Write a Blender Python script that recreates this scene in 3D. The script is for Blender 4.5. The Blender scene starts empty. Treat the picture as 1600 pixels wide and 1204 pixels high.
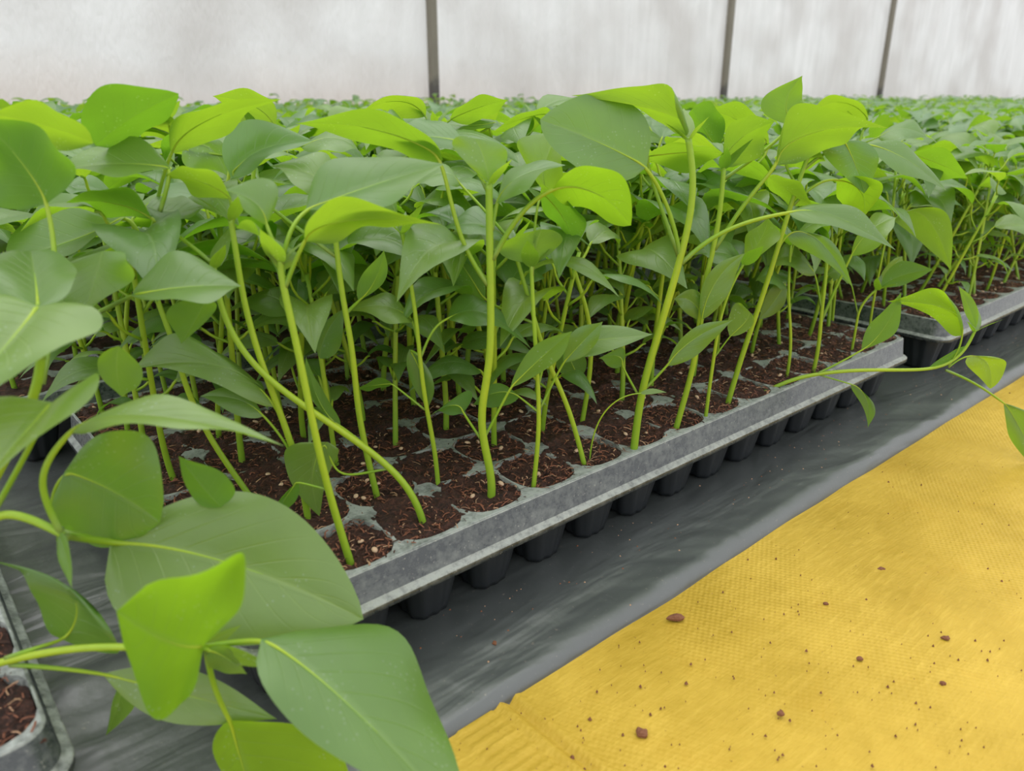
import bpy, math, random
import numpy as np
from mathutils import Matrix, Vector, noise as mnoise

random.seed(7)
rng = np.random.default_rng(7)
C = bpy.context.scene.collection
S = bpy.context.scene

# ------------------------------------------------------------------ camera
F_PX, HORIZON, VPX = 1200.0, 150.0, 2294.0
PITCH = math.atan((602 - HORIZON) / F_PX)
YAW = math.atan((VPX - 800) / math.hypot(F_PX, 602 - HORIZON))
CAM = np.array([-0.0726, -0.2320, 0.2243])
FW = np.array([math.cos(YAW) * math.cos(PITCH), math.sin(YAW) * math.cos(PITCH), -math.sin(PITCH)])
RT = np.array([math.sin(YAW), -math.cos(YAW), 0.0])
UP = np.cross(RT, FW)
HD = np.array([math.cos(YAW), math.sin(YAW), 0.0])

cam_d = bpy.data.cameras.new('camera')
cam = bpy.data.objects.new('camera', cam_d)
C.objects.link(cam)
cam.location = CAM
m = Matrix(((RT[0], UP[0], -FW[0]), (RT[1], UP[1], -FW[1]), (RT[2], UP[2], -FW[2])))
cam.rotation_euler = m.to_euler()
cam_d.sensor_fit = 'HORIZONTAL'
cam_d.sensor_width = 36.0
cam_d.lens = 27.0
cam_d.clip_start = 0.01
cam_d.dof.use_dof = True
cam_d.dof.focus_distance = 0.42
cam_d.dof.aperture_fstop = 14.0
S.camera = cam

# ------------------------------------------------------------------ world and exposure
S.view_settings.view_transform = 'Standard'
S.view_settings.look = 'None'
S.view_settings.exposure = 0.28
S.view_settings.gamma = 1.0
S.view_settings.use_curve_mapping = False
wd = bpy.data.worlds.new('overcast_sky'); S.world = wd; wd.use_nodes = True
nt = wd.node_tree; nt.nodes.clear()
wo = nt.nodes.new('ShaderNodeOutputWorld'); bg = nt.nodes.new('ShaderNodeBackground')
tc = nt.nodes.new('ShaderNodeTexCoord'); sp = nt.nodes.new('ShaderNodeSeparateXYZ')
cr = nt.nodes.new('ShaderNodeValToRGB')
nt.links.new(tc.outputs['Generated'], sp.inputs[0]); nt.links.new(sp.outputs['Z'], cr.inputs[0])
nt.links.new(cr.outputs[0], bg.inputs[0]); nt.links.new(bg.outputs[0], wo.inputs[0])
cr.color_ramp.elements[0].position = 0.0; cr.color_ramp.elements[0].color = (0.60, 0.60, 0.59, 1)
cr.color_ramp.elements[1].position = 0.8; cr.color_ramp.elements[1].color = (1.0, 1.01, 1.03, 1)
e = cr.color_ramp.elements.new(0.2); e.color = (0.88, 0.89, 0.91, 1)
bg.inputs[1].default_value = 1.35
# soft daylight through the roof film, from high on the wall side
sun_d = bpy.data.lights.new('diffuse_sun', 'SUN'); sun_d.energy = 1.2; sun_d.angle = math.radians(60); sun_d.color = (1, 0.98, 0.94)
sun = bpy.data.objects.new('diffuse_sun', sun_d); C.objects.link(sun)
sun.rotation_euler = Vector((-0.15, -0.35, -1.0)).to_track_quat('-Z', 'Y').to_euler()


# ------------------------------------------------------------------ helpers
def ray(px, py):
    return FW + RT * (px - 800) / F_PX - UP * (py - 602) / F_PX

def on(px, py, z):                       # where a sight line meets a level plane
    r = ray(px, py); return CAM + r * ((z - CAM[2]) / r[2])

def U(px, py, hd):                       # a point at horizontal distance hd
    r = ray(px, py); return CAM + r * (hd / r.dot(HD))

def hd_of(p):
    return float((np.asarray(p) - CAM).dot(HD))

def proj(p):
    q = np.asarray(p) - CAM; d = q.dot(FW)
    return 800 + F_PX * q.dot(RT) / d, 602 - F_PX * q.dot(UP) / d, d

def link(name, me, parent=None, mats=()):
    o = bpy.data.objects.new(name, me); C.objects.link(o)
    if parent is not None: o.parent = parent
    return o

def tag(o, label=None, cat=None, group=None, kind=None):
    if label: o['label'] = label
    if cat: o['category'] = cat
    if group: o['group'] = group
    if kind: o['kind'] = kind
    return o

def empty(name, loc=(0, 0, 0)):
    o = bpy.data.objects.new(name, None); C.objects.link(o); o.location = loc; o.empty_display_size = 0.01
    return o

class MB:
    """collects vertices and faces for one mesh"""
    def __init__(self): self.v = []; self.f = []; self.uv = []; self.mi = []; self.n = 0
    def add(self, v, f, uv=None, mi=0):
        v = np.asarray(v, float)
        self.v.append(v); self.f += [tuple(int(i) + self.n for i in q) for q in f]
        self.uv.append(np.zeros((len(v), 2)) if uv is None else np.asarray(uv)); self.mi += [mi] * len(f); self.n += len(v)
    def mesh(self, name, mats, smooth=True, origin=None):
        me = bpy.data.meshes.new(name)
        V = np.concatenate(self.v); UV = np.concatenate(self.uv)
        if origin is not None: V = V - np.asarray(origin)
        me.from_pydata(V.tolist(), [], self.f)
        for m_ in mats: me.materials.append(m_)
        lay = me.uv_layers.new(name='UVMap')
        idx = np.empty(len(me.loops), dtype=np.int32); me.loops.foreach_get('vertex_index', idx)
        lay.data.foreach_set('uv', UV[idx].astype(np.float32).ravel())
        me.polygons.foreach_set('material_index', np.array(self.mi, dtype=np.int32))
        me.polygons.foreach_set('use_smooth', np.full(len(me.polygons), smooth))
        me.update()
        return me

def catmull(P, n):
    P = np.asarray(P, float)
    if len(P) < 3:
        t = np.linspace(0, 1, n)[:, None]; return P[0] * (1 - t) + P[-1] * t
    Q = np.vstack([2 * P[0] - P[1], P, 2 * P[-1] - P[-2]])
    out = []; segs = len(P) - 1; ts = np.linspace(0, segs, n)
    for t in ts:
        k = min(int(t), segs - 1); u = t - k
        a, b, c, d = Q[k], Q[k + 1], Q[k + 2], Q[k + 3]
        out.append(0.5 * ((2 * b) + (-a + c) * u + (2 * a - 5 * b + 4 * c - d) * u * u + (-a + 3 * b - 3 * c + d) * u ** 3))
    return np.array(out)

def tube(mb, P, r0, r1, n=12, sides=8, mi=0, bulge=None, rl=None):
    P = catmull(P, n)
    if n > 9:
        for _ in range(int(n * 0.6)): P[1:-1] = 0.5 * P[1:-1] + 0.25 * (P[:-2] + P[2:])
    T = np.gradient(P, axis=0)
    T /= np.linalg.norm(T, axis=1)[:, None] + 1e-12
    ref = np.array([0.31, 0.93, 0.2]); V = []; uv = []
    for i in range(n):
        a = np.cross(T[i], ref); a /= np.linalg.norm(a); b = np.cross(T[i], a)
        t = i / (n - 1); r = r0 * (1 - t) + r1 * t if rl is None else float(np.interp(t, rl[0], rl[1]))
        if bulge is not None: r *= 1 + bulge[1] * math.exp(-((t - bulge[0]) / 0.05) ** 2)
        for k in range(sides):
            th = 2 * math.pi * k / sides
            V.append(P[i] + r * (math.cos(th) * a + math.sin(th) * b)); uv.append((t, k / sides))
    Fc = [(i * sides + k, i * sides + (k + 1) % sides, (i + 1) * sides + (k + 1) % sides, (i + 1) * sides + k) for i in range(n - 1) for k in range(sides)]
    Fc.append(tuple(range(sides))[::-1]); Fc.append(tuple((n - 1) * sides + k for k in range(sides)))
    mb.add(V, Fc, uv, mi)

def blade(mb, B, M, T, L, R, um=0.38, nu=16, nv=5, bulge=0.10, ripple=0.05, a=0.74, b=1.22, ph=0.0, mi=0):
    """a leaf blade: midrib B-M-T, widest points L and R; cupped halves, rippled rim"""
    B, M, T, L, R = [np.asarray(x, float) for x in (B, M, T, L, R)]
    Ct = 2 * M - (B + T) / 2
    mid = lambda u: (1 - u) ** 2 * B + 2 * u * (1 - u) * Ct + u * u * T
    pk = (a / (a + b)); wmax = pk ** a * (1 - pk) ** b
    g = math.log(pk) / math.log(um)
    m0 = mid(um); sL, sR = L - m0, R - m0
    V = []; uv = []
    up_ = 1.0 if np.cross(R - L, T - B)[2] >= 0 else -1.0   # keeps the waxy face uppermost
    for i in range(nu + 1):
        u = i / nu; u = u ** 1.0
        x = u ** g
        w = (x ** a * (1 - x) ** b / wmax) if 0 < u < 1 else 0.0
        w = w * (1 - 0.0 * u)
        p = mid(u); ctr = 2 * (1 - u) * (Ct - B) + 2 * u * (T - Ct); ctr = ctr / (np.linalg.norm(ctr) + 1e-9)
        for j in range(-nv, nv + 1):
            v = j / nv; s = sR if v > 0 else sL; av = abs(v)
            if j == 0: V.append(p); uv.append((u, 0.5)); continue
            nrm = np.cross(ctr, s if v > 0 else -s); ln = np.linalg.norm(nrm); nrm = nrm / (ln + 1e-9)
            wd_ = np.linalg.norm(s) * w
            off = nrm * wd_ * up_ * (-bulge * math.sin(math.pi * min(av, 1) * 0.8) + ripple * av * av * math.sin(9 * u + ph + (1.7 if v > 0 else 0)))
            V.append(p + s * w * av + off); uv.append((u, 0.5 + 0.5 * v))
    k = 2 * nv + 1
    Fc = []
    for i in range(nu):
        for j in range(2 * nv):
            q = (i * k + j, i * k + j + 1, (i + 1) * k + j + 1, (i + 1) * k + j)
            Fc.append(q if up_ > 0 else q[::-1])
    mb.add(V, Fc, uv, mi)

# ------------------------------------------------------------------ materials
def mat(name):
    m_ = bpy.data.materials.new(name); m_.use_nodes = True
    n = m_.node_tree.nodes; n.clear()
    return m_, m_.node_tree, n.new('ShaderNodeOutputMaterial')

def N(t, typ, **k):
    n = t.nodes.new(typ)
    for a_, b_ in k.items():
        if a_ == 'ins':
            for i, v in b_.items():
                if isinstance(v, bpy.types.NodeSocket): t.links.new(v, n.inputs[i])
                else: n.inputs[i].default_value = v
        else: setattr(n, a_, b_)
    return n

def math_(t, op, a_, b_=None, c_=None):
    n = t.nodes.new('ShaderNodeMath'); n.operation = op
    for i, v in enumerate((a_, b_, c_)):
        if v is None: continue
        if isinstance(v, bpy.types.NodeSocket): t.links.new(v, n.inputs[i])
        else: n.inputs[i].default_value = v
    return n.outputs[0]

def mixc(t, f, a_, b_):
    n = t.nodes.new('ShaderNodeMix'); n.data_type = 'RGBA'
    for i, v in ((0, f), (6, a_), (7, b_)):
        if isinstance(v, bpy.types.NodeSocket): t.links.new(v, n.inputs[i])
        else: n.inputs[i].default_value = v
    return n.outputs[2]

def ramp(t, v, stops):
    n = t.nodes.new('ShaderNodeValToRGB'); t.links.new(v, n.inputs[0]); el = n.color_ramp.elements
    while len(el) < len(stops): el.new(0.5)
    for e_, (p, c_) in zip(el, stops):
        e_.position = p; e_.color = c_ if isinstance(c_, tuple) else (c_, c_, c_, 1)
    return n.outputs[0]

def noise(t, vec, scale, detail=3, rough=0.5, dist=0.0):
    n = N(t, 'ShaderNodeTexNoise', ins={'Scale': scale, 'Detail': detail, 'Roughness': rough, 'Distortion': dist})
    if vec is not None: t.links.new(vec, n.inputs['Vector'])
    return n.outputs[0]

def mapping(t, src, scale=(1, 1, 1), rot=(0, 0, 0)):
    n = N(t, 'ShaderNodeMapping'); t.links.new(src, n.inputs[0]); n.inputs['Scale'].default_value = scale; n.inputs['Rotation'].default_value = rot
    return n.outputs[0]

def bump(t, h, strength=0.3, dist=0.001):
    n = N(t, 'ShaderNodeBump', ins={'Strength': strength, 'Distance': dist, 'Height': h}); return n.outputs[0]

def leaf_material(name, refl, trans, island=False, tr=0.5, detail=True):
    m_, t, out = mat(name)
    co = N(t, 'ShaderNodeTexCoord')
    geo = N(t, 'ShaderNodeNewGeometry'); oi = N(t, 'ShaderNodeObjectInfo')
    rnd = geo.outputs['Random Per Island'] if island else oi.outputs['Random']
    obj = co.outputs['Object']
    hs = N(t, 'ShaderNodeHueSaturation'); hs2 = N(t, 'ShaderNodeHueSaturation')
    for h in (hs, hs2):
        t.links.new(math_(t, 'MULTIPLY_ADD', rnd, 0.03, 0.487), h.inputs['Hue'])
        t.links.new(math_(t, 'MULTIPLY_ADD', rnd, -0.3, 1.1), h.inputs['Value'])
        h.inputs['Saturation'].default_value = 1.0
    if detail:
        uvn = N(t, 'ShaderNodeUVMap'); s = N(t, 'ShaderNodeSeparateXYZ'); t.links.new(uvn.outputs[0], s.inputs[0])
        u, v = s.outputs[0], s.outputs[1]
        av = math_(t, 'ABSOLUTE', math_(t, 'MULTIPLY_ADD', v, 2.0, -1.0))
        midr = ramp(t, av, [(0.0, 1.0), (0.07, 0.0)])
        q = math_(t, 'SUBTRACT', math_(t, 'MULTIPLY', u, 8.0), math_(t, 'MULTIPLY', math_(t, 'POWER', av, 0.85), 2.3))
        fr = math_(t, 'ABSOLUTE', math_(t, 'SUBTRACT', math_(t, 'FRACT', q), 0.5))
        lat = ramp(t, fr, [(0.0, 0.9), (0.06, 0.0)])
        latf = math_(t, 'MULTIPLY', lat, ramp(t, av, [(0.0, 1.0), (0.95, 0.0)]))
        vein = math_(t, 'MAXIMUM', midr, latf)
        blot = noise(t, obj, 60, 3)
        fine = noise(t, obj, 350, 2)
        spk = N(t, 'ShaderNodeTexVoronoi', ins={'Scale': 520.0}); t.links.new(obj, spk.inputs['Vector'])
        speck = math_(t, 'MULTIPLY', math_(t, 'LESS_THAN', spk.outputs['Distance'], 0.2), math_(t, 'GREATER_THAN', noise(t, obj, 45, 2), 0.56))
        vfac = math_(t, 'MULTIPLY', vein, 0.6)
        c1 = mixc(t, blot, tuple(x * 0.85 for x in refl[:3]) + (1,), tuple(x * 1.15 for x in refl[:3]) + (1,))
        c1 = mixc(t, vfac, c1, (0.30, 0.46, 0.12, 1))
        c1 = mixc(t, math_(t, 'MULTIPLY', speck, 0.35), c1, (0.5, 0.6, 0.45, 1))
        c2 = mixc(t, blot, tuple(x * 0.85 for x in trans[:3]) + (1,), tuple(min(1, x * 1.12) for x in trans[:3]) + (1,))
        c2 = mixc(t, math_(t, 'MULTIPLY', vein, 0.4), c2, tuple(x * 0.75 for x in trans[:3]) + (1,))
        t.links.new(c1, hs.inputs['Color']); t.links.new(c2, hs2.inputs['Color'])
        hgt = math_(t, 'ADD', math_(t, 'MULTIPLY', vein, -0.6), math_(t, 'MULTIPLY', blot, 0.8))
        hgt = math_(t, 'ADD', hgt, math_(t, 'MULTIPLY', fine, 0.15))
        bn = bump(t, hgt, 0.35, 0.0010)
    else:
        hs.inputs['Color'].default_value = refl; hs2.inputs['Color'].default_value = trans; bn = None
    pr = N(t, 'ShaderNodeBsdfPrincipled'); t.links.new(hs.outputs[0], pr.inputs['Base Color'])
    # the upper face is waxy, the underside matt
    rough = math_(t, 'MULTIPLY_ADD', geo.outputs['Backfacing'], 0.22, 0.40)
    t.links.new(math_(t, 'MULTIPLY_ADD', geo.outputs['Backfacing'], -0.75, 1.0), pr.inputs['Specular IOR Level'])
    t.links.new(rough, pr.inputs['Roughness']); pr.inputs['IOR'].default_value = 1.55
    tl = N(t, 'ShaderNodeBsdfTranslucent'); t.links.new(hs2.outputs[0], tl.inputs[0])
    if bn is not None: t.links.new(bn, pr.inputs['Normal']); t.links.new(bn, tl.inputs['Normal'])
    ms = N(t, 'ShaderNodeMixShader'); ms.inputs[0].default_value = tr
    t.links.new(pr.outputs[0], ms.inputs[1]); t.links.new(tl.outputs[0], ms.inputs[2]); t.links.new(ms.outputs[0], out.inputs[0])
    return m_

REFL = (0.155, 0.285, 0.060, 1); TRANS = (0.31, 0.56, 0.02, 1)
M_LEAF = leaf_material('pepper_leaf', REFL, TRANS)
M_YOUNG = leaf_material('young_pepper_leaf', (0.24, 0.42, 0.035, 1), (0.42, 0.66, 0.02, 1), tr=0.55)
M_LEAF_FAR = leaf_material('pepper_leaf_far', (0.15, 0.28, 0.09, 1), TRANS, island=True, tr=0.42, detail=False)

def stem_material():
    m_, t, out = mat('pepper_stem')
    uvn = N(t, 'ShaderNodeUVMap'); s = N(t, 'ShaderNodeSeparateXYZ'); t.links.new(uvn.outputs[0], s.inputs[0])
    co = N(t, 'ShaderNodeTexCoord')
    c = ramp(t, s.outputs[0], [(0.0, (0.30, 0.42, 0.12, 1)), (0.08, (0.26, 0.46, 0.03, 1)), (0.5, (0.50, 0.63, 0.04, 1)), (1.0, (0.36, 0.58, 0.06, 1))])
    c = mixc(t, math_(t, 'MULTIPLY', noise(t, co.outputs['Object'], 300, 2), 0.35), c, (0.20, 0.40, 0.03, 1))
    pr = N(t, 'ShaderNodeBsdfPrincipled'); t.links.new(c, pr.inputs['Base Color']); pr.inputs['Roughness'].default_value = 0.42
    tl = N(t, 'ShaderNodeBsdfTranslucent'); t.links.new(c, tl.inputs[0])
    ms = N(t, 'ShaderNodeMixShader'); ms.inputs[0].default_value = 0.3
    t.links.new(pr.outputs[0], ms.inputs[1]); t.links.new(tl.outputs[0], ms.inputs[2]); t.links.new(ms.outputs[0], out.inputs[0])
    return m_
M_STEM = stem_material()

def simple(name, c, rough=0.6, c2=None, sc=100, bmp=0.0, spec=0.5):
    m_, t, out = mat(name)
    pr = N(t, 'ShaderNodeBsdfPrincipled'); pr.inputs['Roughness'].default_value = rough; pr.inputs['Specular IOR Level'].default_value = spec
    co = N(t, 'ShaderNodeTexCoord'); n = noise(t, co.outputs['Object'], sc, 4, 0.6)
    t.links.new(mixc(t, n, c, c2 or c), pr.inputs['Base Color'])
    if bmp: t.links.new(bump(t, n, bmp, 0.002), pr.inputs['Normal'])
    t.links.new(pr.outputs[0], out.inputs[0]); return m_

def tray_material(name, dust):
    m_, t, out = mat(name)
    co = N(t, 'ShaderNodeTexCoord'); obj = co.outputs['Object']
    a_ = noise(t, obj, 260, 6, 0.7); b_ = noise(t, mapping(t, obj, (0.5, 1, 1.5)), 50, 4, 0.6); g = noise(t, obj, 800, 2)
    f = ramp(t, math_(t, 'ADD', math_(t, 'MULTIPLY', a_, 0.65), math_(t, 'MULTIPLY', b_, 0.4)), [(0.50 - 0.22 * dust, 0.0), (0.70 - 0.14 * dust, 1.0)])
    f = math_(t, 'MULTIPLY', f, 0.12 + 0.75 * dust)
    c = mixc(t, f, (0.022, 0.028, 0.030, 1), (0.42, 0.45, 0.42, 1))
    sp_ = math_(t, 'GREATER_THAN', g, 0.70)
    c = mixc(t, math_(t, 'MULTIPLY', sp_, 0.35), c, (0.5, 0.48, 0.42, 1))
    pr = N(t, 'ShaderNodeBsdfPrincipled'); t.links.new(c, pr.inputs['Base Color'])
    t.links.new(math_(t, 'MULTIPLY_ADD', f, 0.45, 0.27), pr.inputs['Roughness']); pr.inputs['Specular IOR Level'].default_value = 0.7
    t.links.new(bump(t, a_, 0.05 + 0.7 * dust, 0.0010), pr.inputs['Normal']); t.links.new(pr.outputs[0], out.inputs[0])
    return m_
M_DECK = tray_material('dusty_tray_plastic', 0.85)
M_SKIRT = tray_material('tray_rim_plastic', 0.14)
M_CELL = simple('black_tray_plastic', (0.010, 0.013, 0.016, 1), 0.36, (0.022, 0.026, 0.030, 1), 90)

def soil_material():
    m_, t, out = mat('coir_potting_soil')
    co = N(t, 'ShaderNodeTexCoord'); obj = co.outputs['Object']
    a_ = noise(t, mapping(t, obj, (1, 2.2, 1), (0, 0, 0.6)), 420, 6, 0.7, 0.6); b_ = noise(t, obj, 60, 4, 0.6); c0 = noise(t, mapping(t, obj, (2.5, 1, 1), (0, 0, 0.3)), 650, 4, 0.7)
    v = math_(t, 'ADD', math_(t, 'MULTIPLY', a_, 0.55), math_(t, 'ADD', math_(t, 'MULTIPLY', b_, 0.15), math_(t, 'MULTIPLY', c0, 0.3)))
    c = ramp(t, v, [(0.40, (0.012, 0.005, 0.003, 1)), (0.51, (0.060, 0.021, 0.012, 1)), (0.60, (0.145, 0.050, 0.027, 1)), (0.70, (0.32, 0.15, 0.08, 1))])
    pr = N(t, 'ShaderNodeBsdfPrincipled'); t.links.new(c, pr.inputs['Base Color']); pr.inputs['Roughness'].default_value = 0.8
    t.links.new(bump(t, v, 1.0, 0.0035), pr.inputs['Normal']); t.links.new(pr.outputs[0], out.inputs[0]); return m_
M_SOIL = soil_material()
M_FIB = [simple('coir_fibre_dark', (0.025, 0.009, 0.005, 1), 0.8, (0.07, 0.024, 0.013, 1), 300),
         simple('coir_fibre_red', (0.16, 0.055, 0.028, 1), 0.75, (0.25, 0.09, 0.045, 1), 300),
         simple('coir_fibre_tan', (0.36, 0.19, 0.10, 1), 0.7, (0.48, 0.30, 0.18, 1), 300),
         simple('seed_husk', (0.52, 0.33, 0.20, 1), 0.6, (0.62, 0.45, 0.30, 1), 400)]

# ------------------------------------------------------------------ setting: floor, yellow tarp, black sheet
def grid_mesh(name, xs, ys, zf, mats, parent=None):
    X, Y = np.meshgrid(xs, ys, indexing='ij'); Z = zf(X, Y)
    V = np.stack([X, Y, Z], -1).reshape(-1, 3); ny = len(ys)
    Fc = [(i * ny + j, (i + 1) * ny + j, (i + 1) * ny + j + 1, i * ny + j + 1) for i in range(len(xs) - 1) for j in range(ny - 1)]
    mb = MB(); mb.add(V, Fc, np.stack([X, Y], -1).reshape(-1, 2)); return link(name, mb.mesh(name, mats), parent)

def vn(X, Y, sx, sy, seed=0.0):
    """smooth value noise on arrays, -1..1"""
    x = X * sx + seed * 17.3; y = Y * sy + seed * 9.1
    xi = np.floor(x); yi = np.floor(y); fx = x - xi; fy = y - yi
    fx = fx * fx * (3 - 2 * fx); fy = fy * fy * (3 - 2 * fy)
    h = lambda a_, b_: (np.sin(a_ * 127.1 + b_ * 311.7 + seed) * 43758.5453) % 1.0
    return 2 * ((h(xi, yi) * (1 - fx) + h(xi + 1, yi) * fx) * (1 - fy) + (h(xi, yi + 1) * (1 - fx) + h(xi + 1, yi + 1) * fx) * fy) - 1

M_GROUND = simple('packed_earth', (0.16, 0.11, 0.075, 1), 0.95, (0.24, 0.18, 0.13, 1), 20, 0.5)
g = grid_mesh('floor', np.linspace(-3, 13, 17), np.linspace(-2.5, 6, 12), lambda X, Y: X * 0 - 0.012, [M_GROUND])
tag(g, 'packed earth floor of the greenhouse', kind='structure')

def tarp_material():
    m_, t, out = mat('yellow_woven_tarp')
    co = N(t, 'ShaderNodeTexCoord'); obj = co.outputs['Object']
    wv = mapping(t, obj, (1, 1, 1), (0, 0, math.radians(14)))
    s = N(t, 'ShaderNodeSeparateXYZ'); t.links.new(wv, s.inputs[0])
    fq = 2 * math.pi / 0.0034
    w1 = math_(t, 'SINE', math_(t, 'MULTIPLY', s.outputs[0], fq)); w2 = math_(t, 'SINE', math_(t, 'MULTIPLY', s.outputs[1], fq))
    weave = math_(t, 'MULTIPLY', w1, w2)
    blot = ramp(t, noise(t, obj, 11, 5, 0.7), [(0.34, 0.0), (0.66, 1.0)]); worn = noise(t, obj, 9, 2)
    streak = noise(t, mapping(t, obj, (1, 7, 1), (0, 0, 0.55)), 60, 5, 0.65)
    streakm = ramp(t, noise(t, obj, 5, 2), [(0.42, 0.0), (0.6, 1.0)])
    c = mixc(t, blot, (0.38, 0.248, 0.020, 1), (0.54, 0.362, 0.047, 1))
    c = mixc(t, math_(t, 'MULTIPLY', ramp(t, streak, [(0.5, 0.0), (0.7, 1.0)]), math_(t, 'MULTIPLY', streakm, 0.3)), c, (0.72, 0.50, 0.09, 1))
    dk = ramp(t, noise(t, obj, 30, 4, 0.7), [(0.55, 0.0), (0.8, 0.45)])
    c = mixc(t, dk, c, (0.45, 0.27, 0.02, 1))
    dust = math_(t, 'GREATER_THAN', noise(t, obj, 480, 2, 0.5), 0.745)
    c = mixc(t, math_(t, 'MULTIPLY', dust, 0.7), c, (0.22, 0.12, 0.02, 1))
    pr = N(t, 'ShaderNodeBsdfPrincipled'); t.links.new(c, pr.inputs['Base Color']); pr.inputs['Roughness'].default_value = 0.55
    pr.inputs['Specular IOR Level'].default_value = 0.22
    wamp = math_(t, 'MULTIPLY', weave, ramp(t, worn, [(0.35, 1.0), (0.58, 0.08)]))
    h = math_(t, 'ADD', math_(t, 'MULTIPLY', wamp, 0.35), math_(t, 'ADD', math_(t, 'MULTIPLY', streak, 0.9), math_(t, 'MULTIPLY', noise(t, obj, 190, 3), 0.8)))
    t.links.new(bump(t, h, 0.55, 0.0011), pr.inputs['Normal']); t.links.new(pr.outputs[0], out.inputs[0]); return m_
M_TARP = tarp_material()

SEAM_A, SEAM_B = on(770, 1090, -0.006), on(930, 1225, -0.006)
def tarp_z(X, Y):
    z = -0.0065 + 0.0012 * vn(X, Y, 9, 9, 1) + 0.0007 * vn(X, Y, 28, 20, 2)
    d = SEAM_B - SEAM_A; L_ = math.hypot(d[0], d[1]); nx, ny = -d[1] / L_, d[0] / L_
    s = (X - SEAM_A[0]) * nx + (Y - SEAM_A[1]) * ny
    al = (X - SEAM_A[0]) * d[0] / L_ + (Y - SEAM_A[1]) * d[1] / L_
    m_ = (X < 0.45)
    z = z + m_ * 0.0013 * np.exp(-(s / 0.0018) ** 2) - m_ * 0.0016 * np.exp(-((s - 0.0042) / 0.0014) ** 2) + m_ * 0.0009 * np.exp(-((s - 0.0085) / 0.0016) ** 2)
    rib = (np.abs(s + 0.013) < 0.009) * (np.sin(al * 2 * math.pi / 0.0045) > 0.1)
    return z + m_ * rib * 0.0007
xs = np.concatenate([np.linspace(-0.6, 0.0, 60)[:-1], np.linspace(0.0, 0.35, 260)[:-1], np.linspace(0.35, 3, 200)])
ys = np.concatenate([np.linspace(-1.4, -0.3, 60)[:-1], np.linspace(-0.3, -0.01, 220)])
tarp = grid_mesh('yellow_tarp', xs, ys, tarp_z, [M_TARP])
tag(tarp, 'yellow woven plastic tarp laid along the aisle in front of the trays', 'tarp')

def sheet_material():
    m_, t, out = mat('black_plastic_film')
    co = N(t, 'ShaderNodeTexCoord'); obj = co.outputs['Object']
    a_ = noise(t, mapping(t, obj, (0.6, 2.4, 1)), 12, 3, 0.5, 0.8); b_ = noise(t, obj, 90, 3)
    d = ramp(t, noise(t, obj, 520, 3, 0.6), [(0.66, 0.0), (0.74, 1.0)])
    c = mixc(t, a_, (0.040, 0.046, 0.045, 1), (0.085, 0.095, 0.092, 1))
    c = mixc(t, math_(t, 'MULTIPLY', d, 0.5), c, (0.28, 0.24, 0.2, 1))
    pr = N(t, 'ShaderNodeBsdfPrincipled'); t.links.new(c, pr.inputs['Base Color'])
    t.links.new(math_(t, 'MULTIPLY_ADD', b_, 0.10, 0.34), pr.inputs['Roughness']); pr.inputs['Specular IOR Level'].default_value = 1.0
    t.links.new(bump(t, math_(t, 'ADD', a_, math_(t, 'MULTIPLY', b_, 0.12)), 0.6, 0.006), pr.inputs['Normal'])
    t.links.new(pr.outputs[0], out.inputs[0]); return m_
M_SHEET = sheet_material()
_EP = np.array([on(a_, b_, -0.003)[:2] for a_, b_ in ((665, 1160), (780, 1090), (900, 1013), (1057, 916), (1200, 826), (1400, 701), (1600, 580))])
print('edge', _EP)
def edge_y(X): return np.interp(X, _EP[:, 0], _EP[:, 1]) - 0.0015
def sheet_z(X, Y):
    e_ = np.clip((Y - edge_y(X) + 0.0012 * vn(X, Y * 0, 6, 1, 4)) / 0.010, 0, 1)
    edge = np.sqrt(np.clip(1 - (1 - e_) ** 2, 0, 1))
    fade = np.clip((-0.0 - Y) / 0.015, 0, 1) + np.clip((-0.004 - X) / 0.01, 0, 1) * np.clip((X + 0.056) / 0.01, 0, 1)
    w = 0.0013 * vn(X, Y, 7, 42, 5) + 0.0007 * vn(X, Y, 18, 60, 6) + 0.0006 * vn(X + 1.4 * Y, Y, 70, 12, 8) * (vn(X, Y, 11, 5, 9) > 0.1)
    lf = np.clip((0.02 - X) / 0.06, 0, 1)
    w = w + lf * (0.0009 * vn(X * 0.4 + Y * 0.3, Y, 20, 110, 3) + 0.0006 * vn(X, Y, 30, 190, 11))
    return -0.0085 + 0.0080 * edge + np.minimum(fade, 1) * w * edge
xs = np.concatenate([np.linspace(-1.2, -0.12, 60)[:-1], np.linspace(-0.12, 0.8, 520)[:-1], np.linspace(0.8, 10.5, 200)])
ys = np.concatenate([np.linspace(-0.062, -0.022, 90), np.linspace(-0.0215, 0.03, 40), np.linspace(0.035, 0.32, 60), np.linspace(0.34, 2.5, 30)])
sheet = grid_mesh('black_plastic_sheet', xs, ys, sheet_z, [M_SHEET])
tag(sheet, 'wrinkled black plastic sheet under the seedling trays, beside the yellow tarp', 'plastic sheet')

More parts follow.
